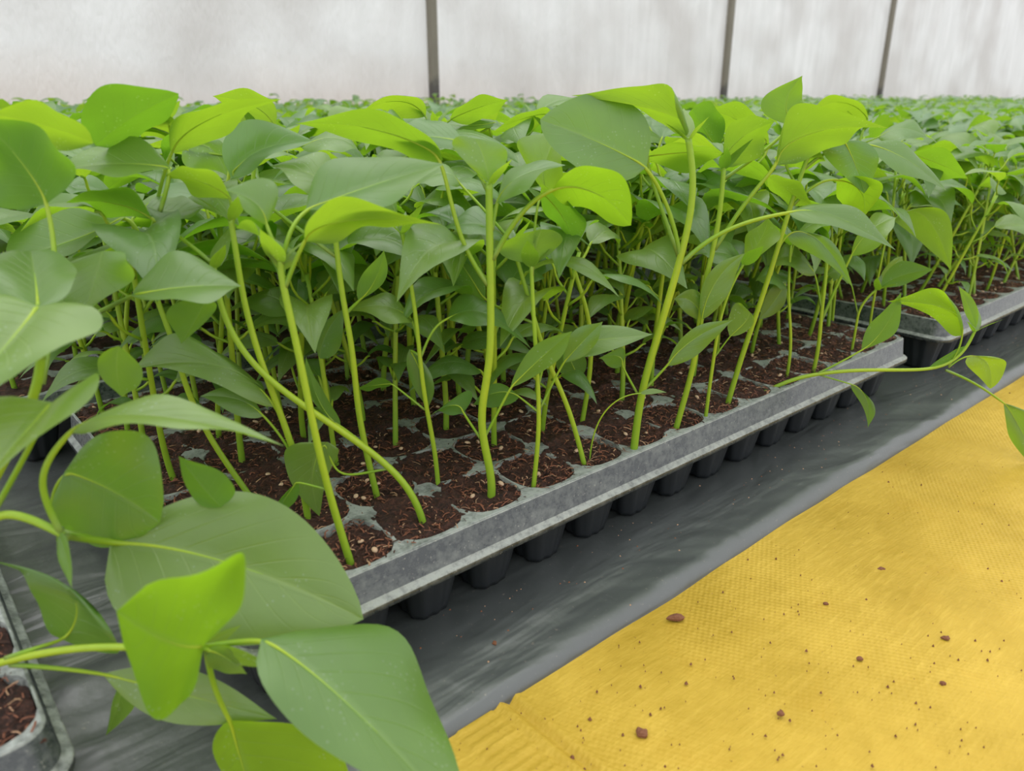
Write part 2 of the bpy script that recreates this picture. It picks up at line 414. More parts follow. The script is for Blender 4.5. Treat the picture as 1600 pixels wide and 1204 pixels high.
# ------------------------------------------------------------------ wall film and posts
YW = 2.56
def film_material():
    m_, t, out = mat('greenhouse_film')
    co = N(t, 'ShaderNodeTexCoord'); obj = co.outputs['Object']
    s = N(t, 'ShaderNodeSeparateXYZ'); t.links.new(obj, s.inputs[0])
    streak = noise(t, mapping(t, obj, (4, 1, 0.5)), 5, 5, 0.6, 0.5)
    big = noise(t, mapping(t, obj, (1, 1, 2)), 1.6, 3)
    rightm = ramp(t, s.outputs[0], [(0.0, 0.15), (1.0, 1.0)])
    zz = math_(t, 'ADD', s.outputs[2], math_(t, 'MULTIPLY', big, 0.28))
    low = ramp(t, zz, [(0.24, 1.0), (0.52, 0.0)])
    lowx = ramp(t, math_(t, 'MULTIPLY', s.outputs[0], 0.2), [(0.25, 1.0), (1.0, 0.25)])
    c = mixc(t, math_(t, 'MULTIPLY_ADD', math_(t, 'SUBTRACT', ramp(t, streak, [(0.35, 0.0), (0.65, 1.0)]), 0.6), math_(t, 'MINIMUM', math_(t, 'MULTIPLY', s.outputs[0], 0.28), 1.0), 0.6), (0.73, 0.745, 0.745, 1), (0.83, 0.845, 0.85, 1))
    c = mixc(t, math_(t, 'MULTIPLY', low, math_(t, 'MULTIPLY', lowx, 0.75)), c, (0.60, 0.50, 0.43, 1))  # brown tint of dim ground outside showing through, painted into the film colour
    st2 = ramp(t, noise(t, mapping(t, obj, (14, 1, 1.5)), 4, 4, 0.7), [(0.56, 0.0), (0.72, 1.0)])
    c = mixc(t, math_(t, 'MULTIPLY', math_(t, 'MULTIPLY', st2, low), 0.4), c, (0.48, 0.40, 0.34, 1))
    gr = ramp(t, noise(t, obj, 2.4, 2), [(0.42, 0.0), (0.68, 0.6)])
    c = mixc(t, gr, c, (0.52, 0.50, 0.48, 1))
    df = N(t, 'ShaderNodeBsdfPrincipled'); t.links.new(c, df.inputs['Base Color']); df.inputs['Roughness'].default_value = 0.4
    tl = N(t, 'ShaderNodeBsdfTranslucent'); t.links.new(c, tl.inputs[0])
    t.links.new(bump(t, math_(t, 'ADD', streak, noise(t, mapping(t, obj, (6, 1, 1.6)), 16, 3, 0.6)), 0.5, 0.02), df.inputs['Normal'])
    ms = N(t, 'ShaderNodeMixShader'); ms.inputs[0].default_value = 0.5
    t.links.new(df.outputs[0], ms.inputs[1]); t.links.new(tl.outputs[0], ms.inputs[2]); t.links.new(ms.outputs[0], out.inputs[0]); return m_
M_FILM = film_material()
mb = MB()
xs = np.linspace(-3, 13, 240); zs = np.linspace(-0.012, 2.6, 40)
X, Z = np.meshgrid(xs, zs, indexing='ij'); Y = YW + 0.012 * vn(X, Z, 2.5, 0.7, 3) + 0.004 * vn(X, Z, 9, 1.5, 6)
V = np.stack([X, Y, Z], -1).reshape(-1, 3); nz = len(zs)
mb.add(V, [(i * nz + j, (i + 1) * nz + j, (i + 1) * nz + j + 1, i * nz + j + 1) for i in range(len(xs) - 1) for j in range(nz - 1)])
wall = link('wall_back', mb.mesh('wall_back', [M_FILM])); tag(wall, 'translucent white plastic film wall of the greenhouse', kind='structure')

def post_material():
    m_, t, out = mat('weathered_post')
    co = N(t, 'ShaderNodeTexCoord'); obj = co.outputs['Object']; s = N(t, 'ShaderNodeSeparateXYZ'); t.links.new(obj, s.inputs[0])
    a_ = noise(t, mapping(t, obj, (3, 3, 0.6)), 12, 5, 0.6)
    c = mixc(t, a_, (0.13, 0.115, 0.085, 1), (0.27, 0.24, 0.19, 1))
    c = mixc(t, ramp(t, math_(t, 'ADD', s.outputs[2], math_(t, 'MULTIPLY', noise(t, obj, 25, 3), 0.12)), [(0.33, 0.85), (0.38, 0.0)]), c, (0.065, 0.06, 0.055, 1))
    pr = N(t, 'ShaderNodeBsdfPrincipled'); t.links.new(c, pr.inputs['Base Color']); pr.inputs['Roughness'].default_value = 0.6; t.links.new(pr.outputs[0], out.inputs[0]); return m_
M_POST = post_material()
def prism(mb, x0, x1, y0, y1, z0, z1, bev=0.0, mi=0):
    P = [(x0 + bev, y0), (x1 - bev, y0), (x1, y0 + bev), (x1, y1 - bev), (x1 - bev, y1), (x0 + bev, y1), (x0, y1 - bev), (x0, y0 + bev)] if bev else [(x0, y0), (x1, y0), (x1, y1), (x0, y1)]
    n = len(P); V = [(x, y, z0) for x, y in P] + [(x, y, z1) for x, y in P]
    mb.add(V, [(i, (i + 1) % n, n + (i + 1) % n, n + i) for i in range(n)] + [tuple(range(n))[::-1], tuple(range(n, 2 * n))], mi=mi)
for px, lab in ((678, 'brownish metal wall post with a dark foot, between the two widest film bays'),
                (1132, 'slim grey wall post, middle one of the three against the film'),
                (1377, 'slim grey wall post furthest along the film wall, above the far trays')):
    r = ray(px, 130); k = (YW - 0.035 - CAM[1]) / r[1]; p = CAM + r * k
    mb = MB(); prism(mb, -0.019, 0.019, -0.015, 0.015, 0, 2.6, 0.004)
    o = link('greenhouse_post', mb.mesh('post', [M_POST], smooth=False)); o.location = (p[0], p[1], -0.012)
    tag(o, lab, 'post', 'posts along the film wall')

# ------------------------------------------------------------------ seedling trays
TL, TW, ZD = 0.54, 0.272, 0.048
NX, NY = 15, 7
PX_, PY_ = 0.0356, 0.0372
def cell_xy(i, j): return 0.0208 + PX_ * i, 0.136 + (j - 3) * PY_
HXc, HYc = 0.0174, 0.0182
def sup(hx, hy, n, k, pw=2.8):
    out = []
    for q in range(k):
        th = 2 * math.pi * (q + 0.5) / k; c_, s_ = math.cos(th), math.sin(th)
        r = (abs(c_) ** pw + abs(s_) ** pw) ** (-1 / pw); out.append((r * c_ * hx, r * s_ * hy))
    return out

def build_deck(k=24):
    """the web of the tray: one square per cell with a rounded opening"""
    mb = MB(); x0, x1, y0, y1 = 0.004, TL - 0.004, 0.0035, TW - 0.0035
    xb = [x0] + [(cell_xy(i, 0)[0] + cell_xy(i + 1, 0)[0]) / 2 for i in range(NX - 1)] + [x1]
    yb = [y0] + [(cell_xy(0, j)[1] + cell_xy(0, j + 1)[1]) / 2 for j in range(NY - 1)] + [y1]
    for i in range(NX):
        for j in range(NY):
            cx, cy = cell_xy(i, j); inn = sup(HXc, HYc, 0, k)
            a0, a1, b0, b1 = xb[i], xb[i + 1], yb[j], yb[j + 1]
            V = []; 
            for (dx, dy) in inn:
                sx = min(((a1 - cx) / dx if dx > 0 else (a0 - cx) / dx) if abs(dx) > 1e-9 else 1e9, ((b1 - cy) / dy if dy > 0 else (b0 - cy) / dy) if abs(dy) > 1e-9 else 1e9)
                V.append((cx + dx * sx, cy + dy * sx, ZD))
            # snap the ray nearest to each corner onto the corner
            for (ux, uy) in ((a0, b0), (a1, b0), (a1, b1), (a0, b1)):
                q = min(range(k), key=lambda t_: (V[t_][0] - ux) ** 2 + (V[t_][1] - uy) ** 2); ex = 0.0028 if (ux in (x0, x1) and uy in (y0, y1)) else 0.0; V[q] = (ux + (ex if ux == x0 else -ex), uy + (ex if uy == y0 else -ex), ZD)
            V += [(cx + dx, cy + dy, ZD) for dx, dy in inn]
            V += [(cx + dx * 0.985, cy + dy * 0.985, ZD - 0.0012) for dx, dy in inn]
            V += [(cx + dx * 0.94, cy + dy * 0.94, ZD - 0.008) for dx, dy in inn]
            Fc = []
            for r_ in range(3):
                Fc += [(r_ * k + q, r_ * k + (q + 1) % k, (r_ + 1) * k + (q + 1) % k, (r_ + 1) * k + q) for q in range(k)]
            mb.add(V, Fc)
    return mb

def rim_loop(off, z, rad, n=6):
    out = []
    x0, x1, y0, y1 = -off, TL + off, -off, TW + off
    for cx, cy, a0 in ((x1 - rad, y0 + rad, -90), (x1 - rad, y1 - rad, 0), (x0 + rad, y1 - rad, 90), (x0 + rad, y0 + rad, 180)):
        for q in range(n + 1):
            th = math.radians(a0 + 90 * q / n); out.append((cx + rad * math.cos(th), cy + rad * math.sin(th), z))
    return out

def build_rim():
    mb = MB(); prof = [(-0.012, 0.0478, 0.004), (-0.0042, 0.0482, 0.008), (-0.0030, 0.0475, 0.009), (-0.0012, 0.0345, 0.011), (0.0012, 0.0332, 0.013), (0.0018, 0.0325, 0.013), (0.0018, 0.0300, 0.013), (0.0010, 0.0296, 0.013), (-0.0022, 0.0300, 0.010), (-0.0042, 0.0465, 0.008)]
    loops = [rim_loop(*p) for p in prof]; k = len(loops[0]); V = [v for l in loops for v in l]
    # ring starts under the deck edge so the two meet
    Fc = [(r_ * k + q, r_ * k + (q + 1) % k, (r_ + 1) * k + (q + 1) % k, (r_ + 1) * k + q) for r_ in range(1, len(loops) - 1) for q in range(k)]
    mb.add(V, Fc); return mb

def build_cell(k=40):
    mb = MB(); rows = []
    for z, f in ((ZD - 0.0015, 0.99), (0.036, 0.93), (0.024, 0.80), (0.012, 0.67), (0.003, 0.57), (0.0005, 0.53)):
        pts = sup(HXc * f, HYc * f, 0, k, 4.0); fl = 0.0 if z > 0.04 else 0.035
        rows.append([(x * (1 + (fl if (q // 2) % 2 else -fl)), y * (1 + (fl if (q // 2) % 2 else -fl)), z) for q, (x, y) in enumerate(pts)])
    V = [v for r_ in rows for v in r_]; n = len(rows)
    Fc = [(r_ * k + q, (r_ + 1) * k + q, (r_ + 1) * k + (q + 1) % k, r_ * k + (q + 1) % k) for r_ in range(n - 1) for q in range(k)]
    Fc.append(tuple((n - 1) * k + q for q in range(k))[::-1]); mb.add(V, Fc); return mb

DECK = build_deck().mesh('deck', [M_DECK], smooth=False)
RIM = build_rim().mesh('rim', [M_SKIRT, M_DECK]); CELL = build_cell().mesh('cell', [M_CELL])
for p_ in RIM.polygons:
    if 0.0326 < p_.center.z < 0.0345 or p_.center.z > 0.0475: p_.material_index = 1     # scuffed ledge and lip
cb = MB(); cell_v = np.array([v.co for v in CELL.vertices]); cell_f = [tuple(p.vertices) for p in CELL.polygons]
FRONT_CELLS = [(i, 0) for i in range(NX)] + [(0, j) for j in range(1, NY)] + [(NX - 1, j) for j in range(1, NY)]
for i in range(NX):
    for j in range(NY):
        if (i, j) not in FRONT_CELLS:
            cx, cy = cell_xy(i, j); cb.add(cell_v + [cx, cy, 0], cell_f)
CELLBLOCK = cb.mesh('cell_block', [M_CELL])
SX, SY = 1, 1
def soil_mesh(res, seed):
    xs = np.linspace(0.0045, TL - 0.0045, int(TL / res)); ys = np.linspace(0.0045, TW - 0.0045, int(TW / res))
    X, Y = np.meshgrid(xs, ys, indexing='ij')
    # each cell is slightly heaped, sinking towards the webs
    fx = (X - 0.0208) / PX_; fy = (Y - 0.136) / PY_
    dx = (fx - np.round(fx)) * 2; dy = (fy - np.round(fy)) * 2
    d = (np.abs(dx) ** 3.6 + np.abs(dy) ** 3.6)
    cellr = vn(np.round(fx) * 1.37, np.round(fy) * 2.11, 1, 1, seed)
    Z = ZD - 0.0012 + 0.0012 * cellr - 0.0016 * np.clip(d, 0, 1.3)
    Z += 0.0011 * vn(X, Y, 130, 130, seed + 1) + 0.0009 * vn(X, Y, 300, 300, seed + 2) + 0.0008 * vn(X, Y, 620, 620, seed + 3)
    ov = np.clip((vn(X, Y, 24, 24, seed + 5) + 0.45 + 0.3 * vn(X, Y, 160, 160, seed + 8)) * 3, 0, 1) * (np.minimum.reduce([X, TL - X, Y, TW - Y]) > 0.009)
    star = (np.abs(dx) > 0.70) & (np.abs(dy) > 0.70)
    Z += ov * np.where(star, 0.0004, 0.0034) * np.clip(d, 0, 1)
    V = np.stack([X, Y, Z], -1).reshape(-1, 3); ny = len(ys)
    mb = MB(); mb.add(V, [(i * ny + j, (i + 1) * ny + j, (i + 1) * ny + j + 1, i * ny + j + 1) for i in range(len(xs) - 1) for j in range(ny - 1)])
    return mb, X, Y, Z
sm, _, _, _ = soil_mesh(0.0011, 1.0); SOIL_FINE = sm.mesh('soil_fine', [M_SOIL])
sm, _, _, _ = soil_mesh(0.004, 4.0); SOIL_FAR = sm.mesh('soil_far', [M_SOIL])

def fibres(n, x0=0.006, x1=TL - 0.006, y0=0.006, y1=TW - 0.006):
    mb = MB()
    for _ in range(n):
        x, y = rng.uniform(x0, x1), rng.uniform(y0, y1); th = rng.uniform(0, math.pi); L_ = rng.uniform(0.0008, 0.0045) * (1.5 if rng.random() < 0.1 else 1); w = rng.uniform(0.00010, 0.00038)
        fx = (x - 0.0208) / PX_; fy = (y - 0.136) / PY_
        if (abs(fx - round(fx)) * 2) ** 3.4 + (abs(fy - round(fy)) * 2) ** 3.4 > (9 if rng.random() < 0.10 else (1.5 if rng.random() < 0.4 else 0.95)): continue
        z = ZD - 0.0004 + rng.uniform(-0.0014, 0.0010); c_, s_ = math.cos(th), math.sin(th); dz = rng.uniform(-0.0012, 0.0012); cv = rng.uniform(-0.14, 0.14) * L_
        P = [(-0.5, 0), (0, cv), (0.5, 0)]; V = []
        for a_, b_ in P:
            for q, (ox, oz) in enumerate(((w, 0), (0, w * 0.9), (-w, 0))):
                lx, ly = a_ * L_, b_ + ox; V.append((x + lx * c_ - ly * s_, y + lx * s_ + ly * c_, z + a_ * dz + oz + (0.0004 if a_ == 0 else 0)))
        r_ = rng.random(); mi = 0 if r_ < 0.42 else (1 if r_ < 0.90 else 2)
        mb.add(V, [(0, 1, 4, 3), (1, 2, 5, 4), (3, 4, 7, 6), (4, 5, 8, 7)], mi=mi)
    return mb
def husks(n):
    mb = MB()
    for _ in range(n):
        i, j = rng.integers(NX), rng.integers(NY); cx, cy = cell_xy(i, j); x = cx + rng.uniform(-0.013, 0.013); y = cy + rng.uniform(-0.013, 0.013)
        th = rng.uniform(0, 6.28); a_, b_ = rng.uniform(0.0011, 0.0019), rng.uniform(0.0009, 0.0013); z = ZD + rng.uniform(-0.0008, 0.0004)
        V = []; k = 8
        for (f, dz) in ((1.0, 0.0), (0.95, 0.0006), (0.5, 0.0010)):
            for q in range(k):
                t_ = 2 * math.pi * q / k; lx, ly = a_ * f * math.cos(t_), b_ * f * math.sin(t_)
                V.append((x + lx * math.cos(th) - ly * math.sin(th), y + lx * math.sin(th) + ly * math.cos(th), z + dz + lx * 0.3))
        Fc = [(r_ * k + q, r_ * k + (q + 1) % k, (r_ + 1) * k + (q + 1) % k, (r_ + 1) * k + q) for r_ in range(2) for q in range(k)] + [tuple(2 * k + q for q in range(k))]
        mb.add(V, Fc, mi=3)
    return mb
FIB_FINE = fibres(26000).mesh('fibres', M_FIB); FIB_FAR = fibres(3500).mesh('fibres_far', M_FIB); HUSK = husks(130).mesh('husks', M_FIB)

def make_tray(x, y, label, group, level=2):
    """level 2: every outer cell a part; 1: cells as one block; 0: far"""
    t_ = empty('seedling_tray', (x, y, 0)); tag(t_, label, 'tray', group)
    link('tray_deck', DECK, t_); link('rim', RIM, t_)
    if level == 2:
        for (i, j) in FRONT_CELLS:
            o = link('cell', CELL, t_); o.location = (*cell_xy(i, j), 0)
        o = link('inner_cells', CELLBLOCK, t_); o['kind'] = 'stuff'
    elif level == 1:
        for i in range(NX):
            o = link('cell', CELL, t_); o.location = (*cell_xy(i, 0), 0)
    so = link('potting_soil', SOIL_FINE if level == 2 else SOIL_FAR, t_); so['kind'] = 'stuff'; so['label'] = 'reddish brown coir potting soil'
    fo = link('coir_fibres', FIB_FINE if level == 2 else FIB_FAR, so); fo['kind'] = 'stuff'
    if level == 2:
        hu = link('seed_husks', HUSK, so); hu['kind'] = 'stuff'
    return t_

G_TR = 'plug trays of pepper seedlings on the black sheet'
main_tray = make_tray(0, 0, 'dusty black plug tray in the middle, its long rim parallel to the yellow tarp', G_TR, 2)
right_tray = make_tray(0.602, -0.002, 'black plug tray past the far short end of the middle tray, beside the tarp', G_TR, 2)
left_tray = make_tray(-0.058 - TL, -0.012, 'black plug tray cut by the bottom left corner, one rounded corner showing', G_TR, 2)
back_tray = make_tray(-0.03, 0.302, 'plug tray directly behind the middle tray, hidden by its seedlings', G_TR, 1)
TRAYS = [(1.204, -0.004, 'far plug tray along the tarp edge, next after the right-hand one'), (1.8, 0.0, 'most distant plug tray touching the tarp side')]
for (x, y, lab) in TRAYS: make_tray(x, y, lab, G_TR, 1)
FAR_TRAYS = []
for r_ in range(1, 7):
    for c_ in range(-1, 6):
        x = -0.03 + c_ * 0.575; y = 0.302 + (r_ - 1) * 0.30
        if (r_, c_) == (1, 0): continue
        px, py, d = proj((x + TL / 2, y + TW / 2, ZD))
        if d < 0.1 or px < -500 or px > 2100: continue
        FAR_TRAYS.append((x, y))
for (x, y) in FAR_TRAYS:
    if x < 1.9 and y < 1.6: make_tray(x, y, 'plug tray under the dense seedling canopy behind the middle tray', 'plug trays under the canopy', 0)

# ------------------------------------------------------------------ hero seedlings, one by one
ZS = ZD - 0.003
HERO_CELLS = set()
def seedling_empty(base, label, group='pepper seedlings in the trays'):
    o = empty('pepper_seedling', tuple(base)); tag(o, label, 'seedling', group); return o

ORD = ['first', 'second', 'third', 'fourth', 'fifth', 'sixth', 'seventh', 'eighth', 'ninth', 'tenth', 'eleventh', 'twelfth', 'thirteenth', 'fourteenth', 'fifteenth']

def hero(label, stem, r, leaves, hd0=None, lean=None, top=0.7):
    given = hd0 is not None
    """stem: pixels from the soil up (third value: centimetres further off than the base); leaves: dictionaries"""
    if hd0 is None:
        base = on(stem[0][0], stem[0][1], ZS); hd0 = hd_of(base)
        i = round((base[0] - 0.0208) / PX_); j = round((base[1] - 0.136) / PY_ + 3)
        if 0 <= i < NX and 0 <= j < NY: HERO_CELLS.add((0, i, j))
        i2 = round((base[0] - 0.602 - 0.0208) / PX_)
        if 0 <= i2 < NX and 0 <= j < NY: HERO_CELLS.add((1, i2, j))
    P = [U(p[0], p[1], hd0 + (p[2] * 0.01 if len(p) > 2 else 0)) for p in stem]
    if given:                                    # rooted out of frame in the near tray
        P = [np.array([min(P[0][0] - 0.012, -0.078), max(P[0][1], 0.014), ZS])] + [p for p in P if p[2] > ZS + 0.004]
    base = P[0].copy()
    root = seedling_empty(base, label)
    r *= 0.88
    P2 = [P[0] + (P[0] - P[1]) / np.linalg.norm(P[0] - P[1]) * 0.004] + P
    mb = MB(); tube(mb, P2, r, r * top, n=6 * len(P) + 6, sides=12)
    tip, dr_ = P[-1], (P[-1] - P[-2]) / np.linalg.norm(P[-1] - P[-2])
    mb2 = MB()
    for q in range(3):
        an = 2.1 * q + len(stem); sd = np.array([math.cos(an), math.sin(an), 0.0]); d_ = dr_ * 0.8 + sd * 0.75
        Lb = 0.011 + 0.004 * q; s2 = np.cross(d_, dr_); s2 /= np.linalg.norm(s2) + 1e-9
        b_ = tip - dr_ * 0.002; blade(mb2, b_, b_ + d_ * Lb * 0.5, b_ + d_ * Lb + sd * 0.002, b_ + d_ * Lb * 0.4 + s2 * Lb * 0.2, b_ + d_ * Lb * 0.4 - s2 * Lb * 0.2, nu=8, nv=3)
    link('shoot_tip', mb2.mesh('shoot_tip', [M_LEAF], origin=base), root)
    link('stem', mb.mesh('stem', [M_STEM], origin=base), root)
    for q, lf in enumerate(leaves):
        o_ = lf.get('o', 0) * 0.01; ph = 1.3 * q + len(stem)
        G = lambda p, dd=0.0: U(p[0], p[1], hd0 + o_ + (p[2] if len(p) > 2 else 0) * 0.01 + dd)
        face = lf.get('f', 't'); k_ = lf.get('k', 1.4) * 0.01
        dl, dr = {'t': (k_, -k_), 'u': (-k_, k_), 'n': (0, 0)}[face]
        B, M, T = G(lf['B']), G(lf['M']), G(lf['T']); Lp, Rp = G(lf['L'], dl), G(lf['R'], dr)
        mb = MB(); sgn = 1 if face != 'u' else -1
        blade(mb, B, M, T, Lp, Rp, um=lf.get('um', 0.38), nu=22, nv=7, bulge=lf.get('bu', 0.09), ripple=lf.get('ri', 0.10), ph=ph, a=lf.get('a', 0.74), b=lf.get('b', 1.22))
        lo = link('leaf', mb.mesh('leaf', [M_YOUNG if lf.get('y') else M_LEAF], origin=base), root)
        if 'p' in lf:
            pts = [U(p[0], p[1], hd0 + (p[2] if len(p) > 2 else 0) * 0.01) for p in lf['p']]
            pts = pts + [B, B + (M - B) * 0.10] if len(lf['p']) < 99 else pts
            Ct_ = 2 * M - (B + T) / 2; md = lambda u_: (1 - u_) ** 2 * B + 2 * u_ * (1 - u_) * Ct_ + u_ * u_ * T
            pts = pts[:-1] + [md(0.1), md(0.25), md(0.45), md(0.65)]; jn = (len(pts) - 5) / (len(pts) - 1)
            rr = lf.get('r', r * 0.55); mb = MB(); tube(mb, pts, rr, rr, n=5 * len(pts), sides=8, rl=([0, jn, jn + (1 - jn) * 0.3, 1], [rr, rr * 0.75, rr * 0.42, rr * 0.08]))
            link('petiole', mb.mesh('petiole', [M_STEM], origin=base), lo)
    return root

def lf(B, M, T, L, R, f='t', p=None, **k):
    d = dict(B=B, M=M, T=T, L=L, R=R, f=f); d.update(k)
    if p: d['p'] = p
    return d



# --- foreground plants of the left tray
hero('foreground pepper seedling sprawling across the bottom left corner, large lime leaves at its tip',
     [(-110, 1075), (-40, 1045), (20, 1030), (100, 1012), (200, 1008), (262, 1016), (318, 1012)], 0.0016,
     [lf((318, 1008), (262, 1002, -0.4), (182, 955, -0.6), (365, 896, -1.6), (256, 1124, -0.2), 'n', p=[(300, 1014)], y=1, um=0.48, o=-2.0, a=0.45, b=0.5),
      lf((408, 998), (540, 1095, -1), (730, 1300, -3), (622, 1012, 0.8), (462, 1135, -0.8), 't', p=[(322, 1010), (360, 1004)], um=0.36, k=1.2, b=0.95, o=-0.5, r=0.0010),
      lf((360, 1125), (385, 1215), (430, 1340), (545, 1195), (338, 1195), 'n', y=1, p=[(322, 1014), (332, 1075)], um=0.5, r=0.0010),
      lf((160, 1052), (275, 1082), (433, 1123), (300, 1046), (262, 1126), 't', p=[(15, 1038), (80, 1042)], um=0.5, k=0.5, o=0.6, r=0.0008),
      lf((100, 1000), (112, 922), (-12, 876), (58, 938), (192, 1002), 'n', p=[(8, 1028), (60, 1010)], um=0.35, o=1.0, r=0.0007),
      lf((190, 1070), (184, 1105), (165, 1149), (176, 1096), (212, 1098), 'n', o=1.5),
      lf((326, 1016), (352, 1026), (386, 1053), (352, 1008), (335, 1046), 'n', p=[(318, 1012)], o=-0.4)],
     hd0=0.190)
hero('foreground pepper seedling whose broad pale leaf overhangs the middle tray\'s near end',
     [(-120, 1010), (-60, 900), (-30, 830), (0, 795), (60, 815), (100, 836)], 0.0019,
     [lf((172, 848), (350, 876, 0.3), (568, 967, 0), (400, 772), (262, 1000), 't', p=[(98, 834)], um=0.40, k=1.8, a=0.6, b=0.85, o=1.5, r=0.0015),
      lf((108, 676), (225, 648), (445, 697), (240, 624), (225, 668), 't', p=[(95, 832), (62, 770), (66, 725)], um=0.36, k=0.9, r=0.0011, o=0.6),
      lf((101, 737), (172, 764), (250, 815), (214, 672), (120, 838), 'n', p=[(88, 832, 1.5), (75, 780, 2)], um=0.47, a=0.6, b=0.6, o=1.8, r=0.0008),
      lf((82, 628), (32, 684, -1.2), (-70, 800, -3), (158, 602, 0), (-60, 640, -1), 'n', p=[(-10, 800), (30, 730)], um=0.30, a=0.55, o=0.2),
      lf((345, 792), (312, 756), (279, 712), (362, 752), (300, 778), 'n', o=2.6)],
     hd0=0.200)
hero('foreground pepper seedling at the left picture edge with a large cupped grey-green leaf',
     [(-90, 930), (-40, 800), (20, 700), (62, 600), (64, 540)], 0.0021,
     [lf((60, 478), (16, 532, -1.5), (-80, 640, -3.5), (158, 510, -0.8), (-80, 470, -0.8), 'n', p=[(64, 560)], um=0.30, a=0.5, b=0.9, bu=0.14, r=0.0013),
      lf((59, 480), (56, 440, 1.6), (48, 392, 3.4), (-30, 425, 1.8), (122, 428, 1.8), 'n', p=[(64, 560, 1)], um=0.5, a=0.5, b=0.5, o=0.3, r=0.0010),
      lf((185, 540), (182, 578), (190, 620), (150, 570), (222, 590), 'n', o=2.5),
      lf((160, 392), (150, 432), (132, 486), (214, 418), (104, 436), 'u', o=5, a=0.5, b=0.7),
      lf((73, 318), (36, 256), (-30, 188), (98, 236), (-15, 305), 'u', o=5, a=0.6, b=0.8, p=[(66, 600, 2), (95, 430, 4)]),
      lf((146, 224), (70, 196), (-25, 176), (85, 170), (60, 228), 'u', o=6)],
     hd0=0.215)
# --- plants of the middle tray, front row from the near corner
hero('pepper seedling at the middle tray\'s near corner, leaning stem ending in two lime leaves',
     [(548, 880), (520, 790), (495, 695), (465, 540), (440, 440), (438, 405)], 0.0019,
     [lf((476, 378), (535, 345), (692, 351), (505, 320), (560, 368), 'u', p=[(445, 450), (462, 405)], um=0.32),
      lf((436, 425), (424, 382), (368, 356), (390, 352), (460, 392), 'u', um=0.45, k=0.7),
      lf((478, 328), (575, 292), (694, 256), (535, 250), (605, 318), 't', p=[(440, 412), (452, 355)], um=0.42, o=1.0),
      lf((416, 352), (400, 318), (352, 296), (428, 284), (378, 322), 't', p=[(440, 410)], k=0.8, o=0.5),
      lf((400, 560), (430, 640), (468, 740), (452, 610), (415, 640), 'n', p=[(480, 640), (400, 560)], o=1, k=0.2, um=0.4) if False else
      lf((465, 752), (448, 775), (428, 812), (462, 782), (436, 782), 'n', p=[(512, 765)], r=0.0005)])
hero('pepper seedling with a stem bent sharply leftwards, rooted in the second front cell',
     [(662, 820), (648, 770), (607, 727), (560, 690), (480, 638), (410, 588), (368, 535), (343, 480), (333, 415)], 0.0019,
     [lf((238, 342), (182, 318), (103, 316), (185, 296), (165, 336), 'u', p=[(332, 412), (290, 375)], o=0.4),
      lf((512, 690), (489, 735), (499, 806), (446, 703), (524, 718), 'n', p=[(606, 732), (560, 740), (520, 747)], um=0.25, r=0.0006, b=0.8),
      lf((532, 665), (500, 630), (478, 556), (515, 628), (484, 622), 'n', p=[(608, 726), (565, 690)], o=0.8, r=0.0006),
      lf((205, 462), (292, 448), (377, 447), (275, 400), (300, 476), 't', p=[(340, 470, 0), (250, 500), (150, 490)][2:], o=-4.0, um=0.45, r=0.001),
      lf((322, 468), (305, 500), (283, 537), (335, 486), (262, 484), 'n', o=-2),
      lf((267, 263), (188, 256), (86, 266), (195, 218), (178, 274), 't', p=[(333, 415), (250, 330), (262, 290)][1:], o=0.5)])
hero('second-row pepper seedling, thin straight stem with paired narrow leaves halfway up',
     [(685, 765), (680, 700), (666, 640), (657, 570), (651, 500), (640, 430), (628, 360)], 0.0014,
     [lf((614, 600), (590, 601), (553, 609), (594, 592), (585, 610), 'u', p=[(664, 640)], r=0.0006, k=0.4),
      lf((645, 500), (600, 478), (546, 486), (602, 462), (612, 505), 't', p=[(655, 545)], o=0.5),
      lf((700, 498), (760, 490), (830, 545), (740, 462), (745, 508), 't', p=[(657, 560), (675, 510)], o=0.6),
      lf((640, 545), (660, 590), (668, 640), (640, 590), (676, 590), 'n', o=0.3, p=[(655, 555)]),
      lf((620, 350), (590, 300), (500, 290), (600, 262), (570, 320), 't', p=[(632, 380)], o=1.0)])
hero('tallest front seedling, thick straight stem topped by a kite-shaped lime leaf',
     [(767, 780), (771, 743), (752, 685), (751, 636), (763, 586), (768, 529), (766, 450), (765, 360), (764, 285)], 0.0023,
     [lf((763, 284), (757, 250), (742, 216), (708, 228), (792, 240), 'u', um=0.55, k=0.4, r=0.0012, a=0.9, b=0.7),
      lf((862, 297), (925, 298), (986, 352), (948, 262), (908, 330), 'u', y=1, p=[(770, 405), (800, 348), (835, 310)], r=0.0012, um=0.5, a=0.75, b=0.75),
      lf((692, 250), (600, 205), (462, 193), (625, 185), (625, 246), 'u', p=[(762, 445), (731, 400), (708, 340)], r=0.0011, o=0.5),
      lf((724, 645), (708, 632), (672, 650), (736, 612), (690, 645), 'n', p=[(751, 685)], r=0.0007, um=0.3),
      lf((797, 606), (842, 562), (894, 517), (832, 544), (868, 566), 'n', p=[(756, 685), (780, 640)], r=0.0007),
      lf((776, 318), (812, 276), (884, 258), (808, 262), (824, 294), 't', p=[(768, 360)], o=0.4),
      lf((727, 224), (680, 214), (617, 212), (675, 186), (680, 227), 't', p=[(763, 300)], o=1.4, k=1.3)], top=0.75)
